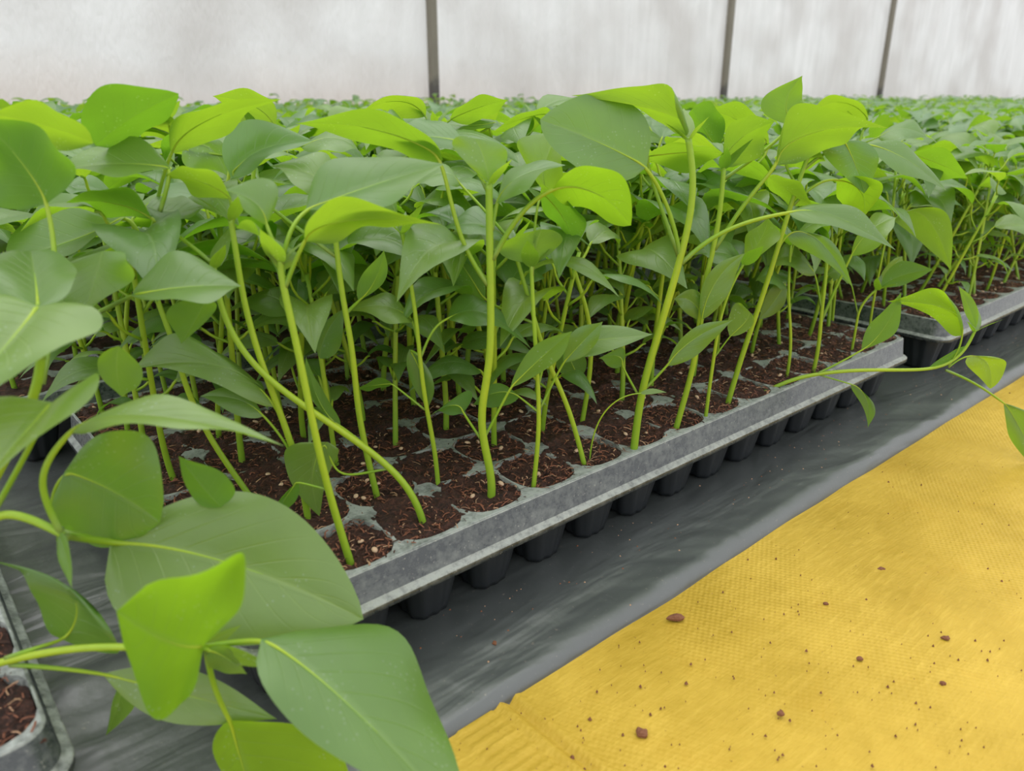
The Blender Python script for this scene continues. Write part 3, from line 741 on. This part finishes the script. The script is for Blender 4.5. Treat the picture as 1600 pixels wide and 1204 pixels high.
hero('slender front seedling just past the tallest one, small lime leaf facing forward',
     [(833, 765), (840, 700), (843, 640), (838, 560), (833, 480), (830, 412)], 0.0014,
     [lf((832, 412), (836, 388), (846, 358), (780, 388), (878, 378), 'u', um=0.6, k=0.3, a=0.9, b=0.6),
      lf((812, 620), (778, 612), (738, 634), (778, 599), (774, 637), 'n', p=[(843, 645)], r=0.0006),
      lf((880, 567), (906, 538), (942, 502), (893, 520), (925, 545), 'n', p=[(844, 638), (865, 595)], r=0.0006),
      lf((870, 540), (940, 530), (1020, 522), (930, 508), (925, 556), 't', p=[(842, 600), (850, 560)], o=0.9, k=0.6),
      lf((845, 300), (880, 340), (900, 390), (905, 330), (862, 350), 'u', p=[(832, 430), (835, 340)], o=1.2)])
hero('front seedling with a forward-slanting stem crossing its neighbour, in the fifth cell',
     [(914, 730), (900, 675), (883, 622), (860, 575), (842, 525), (822, 450), (800, 380)], 0.0016,
     [lf((795, 376), (750, 350), (690, 360), (750, 330), (745, 370), 't', p=[(805, 395)]),
      lf((720, 290), (690, 270), (640, 300), (690, 262), (680, 290), 't', p=[(800, 380), (760, 330)], o=1),
      lf((758, 470), (720, 410), (690, 370), (742, 395), (700, 430), 'n', p=[(835, 505), (800, 490)], o=0.8)])
hero('second-row seedling with a yellow stem leaning away behind the fifth front cell',
     [(908, 667), (922, 590), (925, 515), (908, 455), (888, 395), (862, 320)], 0.0017,
     [lf((862, 310), (850, 265), (878, 200), (812, 232), (884, 248), 't', p=[(865, 330)], o=0.5),
      lf((905, 590), (890, 560), (880, 530), (870, 575), (915, 560), 'n', p=[(923, 595)], r=0.0006)])
hero('tall front seedling with a thick leaning stem and a broad speckled grey-green leaf',
     [(990, 708), (998, 630), (1012, 575), (1035, 500), (1053, 440), (1068, 385), (1081, 330), (1085, 270), (1075, 215)], 0.0024,
     [lf((1073, 212), (1042, 178), (892, 149), (1035, 138), (1030, 190), 'u', um=0.3, k=0.8, r=0.0013),
      lf((1010, 261), (935, 222), (844, 187), (975, 155), (918, 275), 't', p=[(1064, 405), (1055, 355), (1035, 300)], r=0.0012, um=0.42, k=0.8, a=0.6, b=0.75, o=-0.4),
      lf((1232, 333), (1300, 336), (1400, 391), (1310, 318), (1288, 354), 't', p=[(1064, 412), (1105, 372), (1170, 343)], r=0.0012, o=-0.5, k=0.8),
      lf((972, 572), (966, 556), (935, 560), (975, 545), (950, 572), 'n', p=[(996, 615)], r=0.0007),
      lf((1042, 572), (1080, 532), (1147, 499), (1072, 520), (1100, 545), 'n', p=[(1008, 607)], r=0.0008),
      lf((1005, 246), (1070, 238), (1132, 240), (1070, 226), (1075, 268), 'u', o=2, p=[(1060, 400, 1), (1010, 300, 2)][:1])])
hero('front seedling whose long forked stalk carries a broad upright lime leaf',
     [(1055, 674), (1070, 620), (1082, 580), (1092, 520), (1097, 462), (1111, 402), (1125, 345), (1131, 260)], 0.0020,
     [lf((1213, 258), (1258, 210), (1388, 200), (1245, 172), (1305, 232), 'u', p=[(1116, 390), (1160, 320), (1195, 280)], r=0.0012, um=0.33),
      lf((1131, 262), (1150, 222), (1210, 190), (1150, 190), (1190, 240), 'u', o=0.5, p=[(1130, 290)]),
      lf((1240, 196), (1228, 160), (1254, 118), (1188, 165), (1256, 160), 'u', k=0.3, um=0.45, o=2.0, p=[(1130, 280, 2), (1190, 240, 2)]),
      lf((1100, 500), (1080, 470), (1052, 468), (1090, 455), (1068, 485), 'n', p=[(1085, 560)], r=0.0006),
      lf((1096, 500), (1118, 440), (1165, 395), (1102, 435), (1140, 452), 'n', p=[(1088, 545)], o=-0.4, r=0.0007),
      lf((1130, 240), (1085, 230), (1003, 246), (1080, 215), (1070, 262), 'u', o=0.9)])
hero('pale slender seedling curving to the right, eighth along the front rim',
     [(1102, 657), (1109, 600), (1117, 548), (1124, 500), (1140, 450), (1163, 410)], 0.0013,
     [lf((1140, 525), (1170, 495), (1160, 480), (1145, 480), (1175, 510), 'n', p=[(1115, 560)], r=0.0005),
      lf((1165, 408), (1190, 370), (1200, 340), (1170, 370), (1215, 380), 't', o=0.5),
      lf((1160, 415), (1130, 395), (1080, 400), (1130, 380), (1120, 410), 't', o=0.5)])
hero('front seedling with a long yellow stem rising right to a drooping grey leaf',
     [(1136, 634), (1156, 565), (1176, 507), (1200, 437), (1222, 365), (1242, 300), (1264, 240)], 0.0020,
     [lf((1318, 219), (1336, 256), (1350, 302), (1368, 236), (1278, 228), 'n', p=[(1262, 246), (1290, 218)], um=0.3, b=0.85, o=-0.5),
      lf((1356, 226), (1415, 248), (1479, 298), (1412, 228), (1398, 266), 't', p=[(1255, 265), (1300, 225)], o=0.2, k=0.8),
      lf((1230, 368), (1276, 372), (1334, 452), (1290, 370), (1262, 394), 'n', p=[(1205, 430), (1215, 385)], r=0.0008),
      lf((1307, 281), (1345, 298), (1348, 342), (1374, 284), (1312, 322), 'u', y=1, p=[(1240, 320), (1258, 300), (1285, 280)], um=0.5, r=0.0009),
      lf((1200, 275), (1235, 300), (1272, 322), (1238, 282), (1215, 312), 'u', o=-0.3),
      lf((1225, 256), (1258, 246), (1290, 252), (1262, 225), (1252, 266), 'u', p=[(1245, 290)])])
hero('fallen seedling lying across the rim and hanging over the yellow tarp',
     [(1200, 610), (1235, 592), (1278, 583), (1340, 577), (1400, 578), (1450, 578), (1482, 570), (1510, 548), (1524, 515)], 0.0016,
     [lf((1346, 547), (1380, 515), (1408, 456), (1366, 500), (1398, 520), 'n', p=[(1277, 583), (1310, 568)], r=0.0007),
      lf((1330, 600), (1354, 622), (1356, 668), (1364, 628), (1340, 622), 'n', p=[(1282, 586)], r=0.0006),
      lf((1503, 524), (1483, 484), (1386, 471), (1480, 460), (1470, 508), 'u', y=1, p=[(1482, 572), (1500, 545)], k=0.4, um=0.35, r=0.0007),
      lf((1525, 512), (1514, 480), (1498, 447), (1526, 476), (1508, 488), 'n'),
      lf((1512, 556), (1542, 566), (1548, 607), (1568, 562), (1520, 580), 'n', y=1, p=[(1482, 574), (1496, 562)], um=0.4, r=0.0006, a=0.6, b=0.8),
      lf((1568, 630), (1592, 665), (1650, 780), (1622, 660), (1582, 690), 'n', p=[(1478, 578), (1525, 597)], r=0.0009),
      lf((1448, 577), (1480, 558), (1508, 540), (1482, 552), (1484, 566), 'n')], top=0.6)
hero('seedling with a forked stem in the front row just before the fallen one',
     [(1229, 591), (1237, 540), (1233, 487), (1232, 440), (1236, 380)], 0.0013,
     [lf((1240, 380), (1270, 350), (1310, 350), (1270, 338), (1275, 365), 't', p=[(1236, 400)]),
      lf((1230, 450), (1205, 430), (1180, 440), (1205, 420), (1205, 448), 't'),
      lf((1228, 440), (1210, 470), (1185, 500), (1200, 455), (1222, 480), 'n', p=[(1236, 520)], r=0.0005)])
hero('front-row seedling with a Y-shaped fork just past the fallen one',
     [(1270, 583), (1280, 540), (1283, 490), (1290, 440), (1294, 370)], 0.0017,
     [lf((1330, 400), (1360, 360), (1400, 340), (1355, 345), (1385, 375), 't', p=[(1284, 500), (1310, 440)], r=0.001),
      lf((1275, 430), (1240, 400), (1200, 420), (1240, 385), (1230, 420), 't', p=[(1283, 480)]),
      lf((1294, 365), (1280, 330), (1250, 310), (1295, 330), (1262, 340), 'u')])
hero('seedling near the middle tray\'s far corner holding a pale olive leaf over the gap',
     [(1330, 551), (1338, 510), (1342, 483), (1358, 462), (1372, 450)], 0.0012,
     [lf((1376, 448), (1410, 430), (1459, 421), (1402, 410), (1422, 442), 'n', r=0.0008, um=0.4),
      lf((1330, 440), (1310, 425), (1290, 430), (1310, 412), (1312, 440), 't', p=[(1340, 490)])])
hero('last front seedling of the middle tray beside the gap to the next tray',
     [(1357, 526), (1364, 472), (1373, 430), (1381, 385), (1392, 345)], 0.0012,
     [lf((1392, 345), (1445, 338), (1486, 424), (1475, 330), (1430, 372), 'u', um=0.5, k=0.6, o=-0.5),
      lf((1370, 450), (1392, 420), (1410, 400), (1385, 415), (1405, 430), 'n'),
      lf((1420, 240), (1468, 256), (1512, 279), (1475, 236), (1448, 278), 'u', p=[(1388, 355), (1400, 280)], o=1)])
hero('second-row seedling left of the sharply bent one, stem dividing near the top',
     [(590, 778), (568, 690), (556, 617), (552, 545), (536, 475), (526, 390), (520, 330)], 0.0018,
     [lf((520, 330), (500, 280), (420, 260), (510, 250), (470, 300), 't', p=[(524, 350)], o=1),
      lf((560, 470), (585, 440), (600, 390), (565, 430), (600, 440), 'n', p=[(540, 490)], o=1),
      lf((500, 560), (510, 520), (540, 480), (496, 520), (532, 540), 'n', o=0.4),
      lf((362, 279), (404, 236), (489, 220), (366, 196), (415, 254), 't', p=[(524, 400), (400, 320)][:1], o=1.5, um=0.42, a=0.6, b=0.9, k=0.9)])
hero('second-row seedling near the left end of the middle tray with leaves reaching left',
     [(482, 815), (468, 730), (440, 650), (405, 560), (380, 470), (370, 400), (360, 340)], 0.0018,
     [lf((430, 636), (345, 572), (206, 577), (292, 536), (335, 600), 't', p=[(470, 735), (455, 680)], k=0.7, r=0.0009),
      lf((412, 650), (372, 624), (312, 619), (375, 607), (365, 646), 't', p=[(468, 730), (440, 680)], k=0.4, r=0.0007),
      lf((362, 312), (320, 286), (258, 274), (315, 264), (300, 302), 'u', p=[(365, 370)]),
      lf((228, 322), (270, 330), (320, 322), (268, 306), (264, 352), 't', o=1),
      lf((150, 228), (202, 186), (279, 146), (142, 152), (232, 212), 'u', p=[(360, 340), (200, 280)][:0] or None, o=0.5, um=0.38, a=0.55, b=0.8)])
hero('third-row seedling near the left end of the middle tray with a long sloping stem',
     [(395, 781), (357, 728), (325, 680), (300, 627), (284, 586), (268, 520), (243, 470), (230, 400)], 0.0017,
     [lf((196, 338), (112, 376), (11, 404), (80, 314), (118, 392), 't', p=[(232, 410), (215, 355)], um=0.42, r=0.0011, a=0.6, b=0.8),
      lf((268, 240), (318, 190), (440, 155), (292, 180), (358, 206), 'u', p=[(232, 410), (245, 300)], um=0.36, r=0.0009),
      lf((160, 410), (130, 440), (110, 470), (115, 400), (170, 460), 'n', o=1.5)])

hero('third-row seedling under the brownish wall post, lime leaves spread flat at its top',
     [(700, 602), (702, 450), (690, 300), (680, 192)], 0.0017,
     [lf((665, 182), (620, 157), (553, 184), (640, 149), (612, 180), 'u', p=[(682, 210)]),
      lf((703, 187), (745, 169), (794, 156), (735, 156), (754, 191), 'u', p=[(682, 205)]),
      lf((779, 190), (738, 196), (688, 192), (730, 184), (742, 208), 't', o=1, p=[(685, 230), (740, 215)]),
      lf((640, 240), (600, 262), (560, 250), (600, 240), (600, 275), 't', p=[(688, 280)])])
hero('third-row seedling behind the tallest front one, top leaves just under the film wall',
     [(882, 560), (860, 400), (842, 280), (850, 195)], 0.0016,
     [lf((862, 180), (828, 182), (768, 207), (838, 170), (815, 208), 'u', p=[(848, 200)]),
      lf((900, 200), (950, 180), (1010, 178), (950, 168), (960, 200), 'u', o=1, p=[(850, 230), (880, 205)]),
      lf((820, 250), (790, 240), (740, 252), (790, 228), (780, 258), 'u', p=[(842, 280)])])
hero('third-row seedling near the middle tray left half, folded lime leaf above the grey one',
     [(440, 650), (405, 450), (392, 300), (405, 205)], 0.0017,
     [lf((430, 200), (398, 166), (332, 150), (412, 148), (374, 188), 'u', p=[(405, 215)]),
      lf((285, 236), (325, 228), (356, 276), (340, 218), (300, 262), 'n', p=[(400, 250), (340, 240)]),
      lf((470, 230), (520, 215), (560, 235), (520, 204), (515, 240), 't', p=[(404, 230)])])
hero('fourth-row seedling at the far end of the middle tray, domed lime leaves above its neighbours',
     [(1300, 505), (1310, 400), (1325, 280), (1350, 200)], 0.0016,
     [lf((1357, 187), (1320, 160), (1270, 173), (1326, 152), (1312, 188), 'u', p=[(1350, 205)], a=0.5, b=0.7),
      lf((1118, 232), (1100, 200), (1080, 172), (1122, 176), (1082, 214), 'u', a=0.5, b=0.6) if False else
      lf((1372, 215), (1410, 200), (1450, 215), (1410, 190), (1405, 222), 't', p=[(1345, 225)]),
      lf((1330, 250), (1300, 262), (1262, 290), (1300, 245), (1285, 280), 't', p=[(1325, 280)])])
hero('third-row seedling between the two leaning stems, two overlapping lime leaves at wall-post height',
     [(1120, 560), (1130, 420), (1140, 300), (1150, 235)], 0.0016,
     [lf((1122, 234), (1102, 204), (1082, 170), (1124, 174), (1080, 216), 'u', p=[(1148, 250)], a=0.5, b=0.7),
      lf((1202, 224), (1158, 190), (1104, 172), (1172, 170), (1148, 224), 'u', p=[(1150, 250)]),
      lf((1130, 290), (1090, 300), (1050, 340), (1090, 275), (1080, 325), 'n', p=[(1142, 310)])])

# ------------------------------------------------------------------ generated seedlings
def rot_z(v, a_):
    c_, s_ = math.cos(a_), math.sin(a_); return np.array([v[0] * c_ - v[1] * s_, v[0] * s_ + v[1] * c_, v[2]])

def plan(seed, small=False):
    """shape of one seedling: stem path and leaves, in its own space"""
    r_ = random.Random(seed); h = r_.uniform(0.108, 0.138) * (0.45 if small else 1.0)
    lx, ly = r_.uniform(-0.02, 0.02), r_.uniform(-0.02, 0.02)
    st = np.array([(0, 0, -0.004), (0.001, 0.0, h * 0.15), (lx * 0.25, ly * 0.25, h * 0.4), (lx * 0.6, ly * 0.6, h * 0.72), (lx, ly, h)])
    at = lambda t_: catmull(st, 41)[int(round(t_ * 40))]
    leaves = []; a0 = r_.uniform(0, 6.28)
    for q in range(2):   # narrow seed leaves
        a_ = a0 + q * math.pi + r_.uniform(-0.3, 0.3); n0 = at(r_.uniform(0.36, 0.42)); d = np.array([math.cos(a_), math.sin(a_), 0])
        L_ = r_.uniform(0.022, 0.032); leaves.append((n0, d, r_.uniform(0.010, 0.014), L_, L_ * 0.36, r_.uniform(0.5, 0.9), r_.uniform(-0.3, 0.3)))
    for q in range(r_.randint(1, 2)):
        a_ = a0 + 0.9 + q * 2.6 + r_.uniform(-0.3, 0.3); n0 = at(r_.uniform(0.46, 0.58)); d = np.array([math.cos(a_), math.sin(a_), 0])
        L_ = r_.uniform(0.032, 0.045); leaves.append((n0, d, r_.uniform(0.010, 0.016), L_, L_ * 0.42, r_.uniform(0.5, 0.9), r_.uniform(-0.4, 0.4)))
    nl = r_.randint(5, 7)
    for q in range(nl):
        t_ = 0.68 + 0.32 * (q / (nl - 1)); a_ = a0 + 1.2 + q * 2.4 + r_.uniform(-0.4, 0.4); n0 = at(min(1, t_)); d = np.array([math.cos(a_), math.sin(a_), 0])
        k_ = 1.0 if q < nl - 2 else 0.7
        L_ = r_.uniform(0.044, 0.066) * k_ * (0.6 if small else 1.0); leaves.append((n0, d, r_.uniform(0.016, 0.030) * k_ * (0.6 if small else 1), L_, L_ * r_.uniform(0.46, 0.58), r_.uniform(0.65, 1.1), r_.uniform(-0.45, 0.45)))
    return st, leaves

def leaf_pts(n0, d, pet, L_, W_, rise, roll):
    """petiole rises at `rise`, the blade levels out and droops"""
    B = n0 + d * pet * math.cos(rise) + np.array([0, 0, pet * math.sin(rise)])
    sl = 0.42 - 0.30 * rise; side = np.array([-d[1], d[0], 0])
    M_ = B + d * L_ * 0.5 + np.array([0, 0, L_ * (0.10 + 0.06 * rise)]); T = B + d * L_ * 0.95 + np.array([0, 0, -L_ * sl + L_ * 0.02])
    tw = math.sin(37 * L_ * 100 + 5 * roll); M_ = M_ + side * L_ * 0.07 * tw; T = T + side * L_ * 0.2 * math.sin(91 * L_ * 100); 
    upv = np.array([0, 0, 1.0]); cs, sn = math.cos(roll), math.sin(roll)
    sv = side * cs + upv * sn; sw = side * cs - upv * 0
    m0 = B * 0.38 + M_ * 0.62
    ed = W_ * (0.10 + 0.14 * tw)
    Lp = m0 + sv * W_ * 0.5 + upv * ed; Rp = m0 - sv * W_ * 0.5 + upv * ed
    return B, M_, T, Lp, Rp

def proto(seed, small=False):
    st, leaves = plan(seed, small); out = []
    mb = MB(); tube(mb, st, 0.0017, 0.0012, n=16, sides=8); out.append(('stem', mb.mesh('stem', [M_STEM])))
    for q, (n0, d, pet, L_, W_, rise, roll) in enumerate(leaves):
        B, M_, T, Lp, Rp = leaf_pts(n0, d, pet, L_, W_, rise, roll)
        mb = MB(); blade(mb, B, M_, T, Lp, Rp, nu=12, nv=4, ph=q * 1.9, bulge=0.12, ripple=0.13)
        c_ = (n0 + B) / 2 + d * pet * 0.12
        tube(mb, [n0, c_, B, B + (M_ - B) * 0.15], 0.00085, 0.0006, n=8, sides=6, mi=1)
        out.append(('leaf', mb.mesh('leaf', [M_LEAF, M_STEM])))
    return out
PROTOS = [proto(100 + k) for k in range(9)]; SMALLS = [proto(300 + k, True) for k in range(3)]

def merged(seed, small=False, nu=7, nv=2, sides=5):
    st, leaves = plan(seed, small); mb = MB(); tube(mb, st, 0.0016, 0.0012, n=8, sides=sides, mi=1)
    for q, (n0, d, pet, L_, W_, rise, roll) in enumerate(leaves):
        B, M_, T, Lp, Rp = leaf_pts(n0, d, pet, L_, W_, rise, roll)
        blade(mb, B, M_, T, Lp, Rp, nu=nu, nv=nv, ph=q * 1.9)
        tube(mb, [n0, B], 0.0008, 0.0006, n=2, sides=4, mi=1)
    return mb
MIDS = [merged(400 + k).mesh('pepper_seedling', [M_LEAF, M_STEM]) for k in range(8)]

def place(protoL, x, y, label, group, sc=1.0, yaw=0.0, lean=(0, 0), name='pepper_seedling'):
    o = empty(name, (x, y, ZS)); o.rotation_euler = (lean[0], lean[1], yaw); o.scale = (sc, sc, sc)
    tag(o, label, 'seedling', group)
    for nm, me in protoL: link(nm, me, o)
    return o

count = 0
rr = random.Random(11)
# middle tray
def excluded(i, j):
    return (0, i, j) in HERO_CELLS
for j in range(NY):
    for i in range(NX):
        if excluded(i, j): continue
        if j == 0: continue                       # the front row is built one by one above; its other cells are bare
        x, y = cell_xy(i, j); x += rr.uniform(-0.004, 0.004); y += rr.uniform(-0.004, 0.004)
        if i == 0 and j < 3: continue
        sc = (rr.uniform(0.86, 1.04) if j < 3 else rr.uniform(0.98, 1.14)) * (0.9 if i < 4 else 1.0)
        lean = (rr.uniform(-0.10, 0.06), rr.uniform(-0.06, 0.10) + (0.12 if i > 8 else 0.0))
        place(PROTOS[rr.randrange(9)], x, y, 'middle-tray pepper seedling, %s row from the tarp, %s cell from the near end' % (ORD[j], ORD[i]), 'pepper seedlings in the trays', sc, rr.uniform(0, 6.28), lean); count += 1
# right tray
for j in range(NY):
    for i in range(NX):
        if (1, i, j) in HERO_CELLS: continue
        if rr.random() < 0.06: continue
        x, y = cell_xy(i, j); x += 0.602 + rr.uniform(-0.004, 0.004); y += -0.002 + rr.uniform(-0.004, 0.004)
        lean = (rr.uniform(-0.14, 0.06), rr.uniform(0.08, 0.42)); lab = 'pepper seedling past the gap, %s row from the tarp, %s cell from the gap' % (ORD[j], ORD[i])
        sc = rr.uniform(0.80, 0.98)
        if j < 4 and i < 10: place(PROTOS[rr.randrange(9)], x, y, lab, 'pepper seedlings in the trays', sc, rr.uniform(0, 6.28), lean)
        else:
            o = link('pepper_seedling', MIDS[rr.randrange(8)]); o.location = (x, y, ZS); o.scale = (sc,) * 3; o.rotation_euler = (lean[0], lean[1], rr.uniform(0, 6.28)); tag(o, lab, 'seedling', 'pepper seedlings in the trays')
        count += 1
# trays behind
rest = []
def crowd(x0, y0, indiv, sparse=False):
    global count
    for j in range(NY):
        for i in range(NX):
            x, y = cell_xy(i, j); x += x0 + rr.uniform(-0.006, 0.006); y += y0 + rr.uniform(-0.006, 0.006)
            px, py, d = proj((x, y, 0.18))
            if d < 0.12 or px < -260 or px > 1900: continue
            if rr.random() < (0.5 if sparse else 0.03): continue
            sc = rr.uniform(*((0.92, 1.10) if indiv else (0.85, 1.14))) * (0.5 if sparse else 1.0)
            if indiv and count < 300:
                me = PROTOS[rr.randrange(9)]
                place(me, x, y, 'pepper seedling in the crowded tray behind the middle one, mostly hidden by leaves', 'pepper seedlings behind the middle tray', sc, rr.uniform(0, 6.28), (rr.uniform(-0.12, 0.12), rr.uniform(-0.12, 0.12))); count += 1
            else: rest.append((x, y, sc))
crowd(-0.03, 0.302, True)
for (x, y) in sorted(FAR_TRAYS, key=lambda q: q[0] ** 2 + q[1] ** 2): crowd(x, y, False, sparse=(abs(y - 0.902) < 0.02 and 0 < x < 1.2))
for (x, y, _) in TRAYS: crowd(x, y, False)
# further along the bed, thinner towards the wall where only the tops show
for c_ in range(0, 40):
    for r_ in range(0, 10):
        x0, y0 = 3.42 + c_ * 0.16, 0.0 + r_ * 0.24
        for q in range(14 if x0 < 4.5 else 7):
            x, y = x0 + rr.uniform(0, 0.16), y0 + rr.uniform(0, 0.24)
            px, py, d = proj((x, y, 0.18))
            if px > 1750 or y > 2.42: continue
            rest.append((x, y, rr.uniform(0.8, 1.2)))
for x_ in np.arange(2.4, 3.4, 0.06):
    for y_ in np.arange(0.0, 0.28, 0.06): rest.append((x_ + rr.uniform(-.02, .02), y_ + rr.uniform(-.02, .02), rr.uniform(0.72, 1.22)))
for x_ in np.arange(-0.6, 5.0, 0.05):
    for y_ in np.arange(2.10, 2.44, 0.05): rest.append((x_ + rr.uniform(-.02, .02), y_ + rr.uniform(-.02, .02), rr.uniform(0.72, 1.22)))

def arr(mb):
    return np.concatenate(mb.v), mb.f, np.concatenate(mb.uv), np.array(mb.mi)
near_t = [arr(merged(500 + k, nu=6, nv=2, sides=4)) for k in range(6)]
far_t = [arr(merged(600 + k, nu=4, nv=1, sides=3)) for k in range(6)]
Vs, Fs, Us, Ms, n = [], [], [], [], 0
for (x, y, sc) in rest:
    d = proj((x, y, 0.18))[2]; v, f, uv, mi = (near_t if d < 1.3 else far_t)[rr.randrange(6)]
    a_ = rr.uniform(0, 6.28); c_, s_ = math.cos(a_) * sc, math.sin(a_) * sc; tx, ty = rr.uniform(-0.1, 0.12), rr.uniform(-0.12, 0.1)
    W_ = np.stack([v[:, 0] * c_ - v[:, 1] * s_ + v[:, 2] * tx + x, v[:, 0] * s_ + v[:, 1] * c_ + v[:, 2] * ty + y, v[:, 2] * sc + ZS], -1)
    Vs.append(W_); Fs += [tuple(i + n for i in q) for q in f]; Us.append(uv); Ms.append(mi); n += len(v)
mb = MB(); mb.v = Vs; mb.f = Fs; mb.uv = Us; mb.mi = np.concatenate(Ms).tolist()
cano = link('seedling_canopy', mb.mesh('seedling_canopy', [M_LEAF_FAR, M_STEM]))
tag(cano, 'dense sea of pepper seedling tops filling the bed back to the film wall', 'seedlings', kind='stuff')
print('rest', len(rest), 'verts', n, 'individuals', count)

# a thread-thin weed beside the crossing stem
wb = on(921, 722, ZS); wh = hd_of(wb)
mb = MB(); tube(mb, [wb] + [U(a_, b_, wh) for a_, b_ in ((924, 690), (935, 655), (955, 630), (980, 616), (1002, 614))], 0.0005, 0.0003, n=24, sides=6)
wr = empty('weed_sprout', tuple(wb)); tag(wr, 'thread-thin green weed arching beside a front seedling stem', 'weed')
link('stem', mb.mesh('weed_stem', [M_STEM], origin=wb), wr)
mb = MB(); b0, b1, b2 = U(1000, 614, wh), U(1020, 610, wh), U(1042, 613, wh)
blade(mb, b0, b1, b2, U(1015, 607, wh + 0.001), U(1015, 616, wh - 0.001), nu=8, nv=2); link('leaf', mb.mesh('weed_leaf', [M_LEAF], origin=wb), wr)

# ------------------------------------------------------------------ crumbs on the tarp and sheet
M_BARK = simple('bark_brown', (0.13, 0.045, 0.022, 1), 0.85, (0.26, 0.11, 0.05, 1), 500, 0.6)
def crumb(px, py, w, h_, label, name='soil_crumb', cat='soil crumb', z=-0.006, seed=0):
    p = on(px, py, z); d = proj(p)[2]; a_ = w * d / F_PX / 2; b_ = max(h_ * d / F_PX, a_ * 0.8) / 2
    r_ = random.Random(px * 7 + py); V = []; k = 9
    irr = [r_.uniform(0.55, 1.3) for _ in range(k)]
    for f, zz in ((0.9, -0.0004), (1.0, 0.35 * b_), (0.75, 0.8 * b_), (0.3, 1.0 * b_)):
        for q in range(k):
            th = 2 * math.pi * q / k; V.append(RT[:2] @ np.eye(2) * 0 if False else None)
            lx = a_ * f * irr[q] * math.cos(th); ly = b_ * 1.3 * f * irr[(q + 3) % k] * math.sin(th)
            V[-1] = (RT[0] * lx + HD[0] * ly, RT[1] * lx + HD[1] * ly, zz * r_.uniform(0.8, 1.2))
    mb = MB(); mb.add(V, [(r2 * k + q, r2 * k + (q + 1) % k, (r2 + 1) * k + (q + 1) % k, (r2 + 1) * k + q) for r2 in range(3) for q in range(k)] + [tuple(3 * k + q for q in range(k))])
    o = link(name, mb.mesh(name, [M_BARK], smooth=False)); o.location = (p[0], p[1], p[2] + 0.0002)
    tag(o, label, cat, 'loose brown crumbs on the tarp')
crumb(1057, 966, 31, 12, 'largest reddish bark chip on the yellow tarp, close to the sheet edge', 'bark_chip', 'bark chip')
crumb(1004, 1147, 28, 16, 'angular brown bark chip low on the yellow tarp near the seam', 'bark_chip', 'bark chip')
crumb(1478, 997, 15, 7, 'dark elongated crumb on the tarp towards the picture\'s side edge', 'soil_crumb')
crumb(1377, 890, 13, 7, 'brown crumb high on the tarp between smaller specks', 'soil_crumb')
crumb(1220, 1115, 11, 9, 'rounded light brown crumb in the lower middle of the tarp', 'soil_crumb')
crumb(1473, 1068, 10, 7, 'blackish crumb in the lower outer part of the tarp', 'soil_crumb')
crumb(1343, 1029, 10, 6, 'lone brown crumb in the centre of the tarp', 'soil_crumb')
crumb(1290, 943, 9, 5, 'small brown crumb just above the centre of the tarp', 'soil_crumb')
crumb(773, 1005, 8, 6, 'tan crumb lying on the black sheet before the middle tray', 'soil_crumb', z=0.0)
mb = MB(); r2 = random.Random(5)
for q in range(620):
    px, py = r2.uniform(700, 1600), r2.uniform(600, 1204)
    p = on(px, py, -0.0062)
    if p[1] > float(edge_y(p[0])) - 0.003 or r2.random() < 0.25: continue
    s_ = r2.choice([0.0003, 0.0004, 0.0005, 0.0008]) * r2.uniform(0.6, 1.2)
    if r2.random() < 0.5: s_ *= 0.7
    V = [(p[0] + s_ * math.cos(t_) * r2.uniform(.6, 1.3), p[1] + s_ * math.sin(t_) * r2.uniform(.6, 1.3), p[2] - 0.0002) for t_ in (0, 1.25, 2.5, 3.75, 5)] + [(p[0], p[1], p[2] + s_ * 0.7 + 0.0006)]
    mb.add(V, [(i, (i + 1) % 5, 5) for i in range(5)])
o = link('soil_specks', mb.mesh('soil_specks', [M_BARK], smooth=False)); tag(o, 'fine dark soil specks sprinkled over the yellow tarp', 'soil specks', kind='stuff')
mb = MB()
for q in range(260):
    x, y = r2.uniform(0.02, 1.1), r2.gauss(-0.004, 0.012)
    if y < -0.04 or y > 0.02: continue
    s_ = r2.uniform(0.0003, 0.0007); z = float(sheet_z(np.array([x]), np.array([y]))[0])
    V = [(x + s_ * math.cos(t_) * r2.uniform(.6, 1.6), y + s_ * math.sin(t_) * r2.uniform(.6, 1.3), z - 0.0001) for t_ in (0, 1.25, 2.5, 3.75, 5)] + [(x, y, z + s_ * 0.8)]
    mb.add(V, [(i, (i + 1) % 5, 5) for i in range(5)], mi=r2.choice([0, 1]))
o = link('soil_crumbs', mb.mesh('soil_crumbs', [M_BARK, M_FIB[2]], smooth=False)); tag(o, 'scattered soil crumbs on the black sheet along the tray rim', 'soil crumbs', kind='stuff')
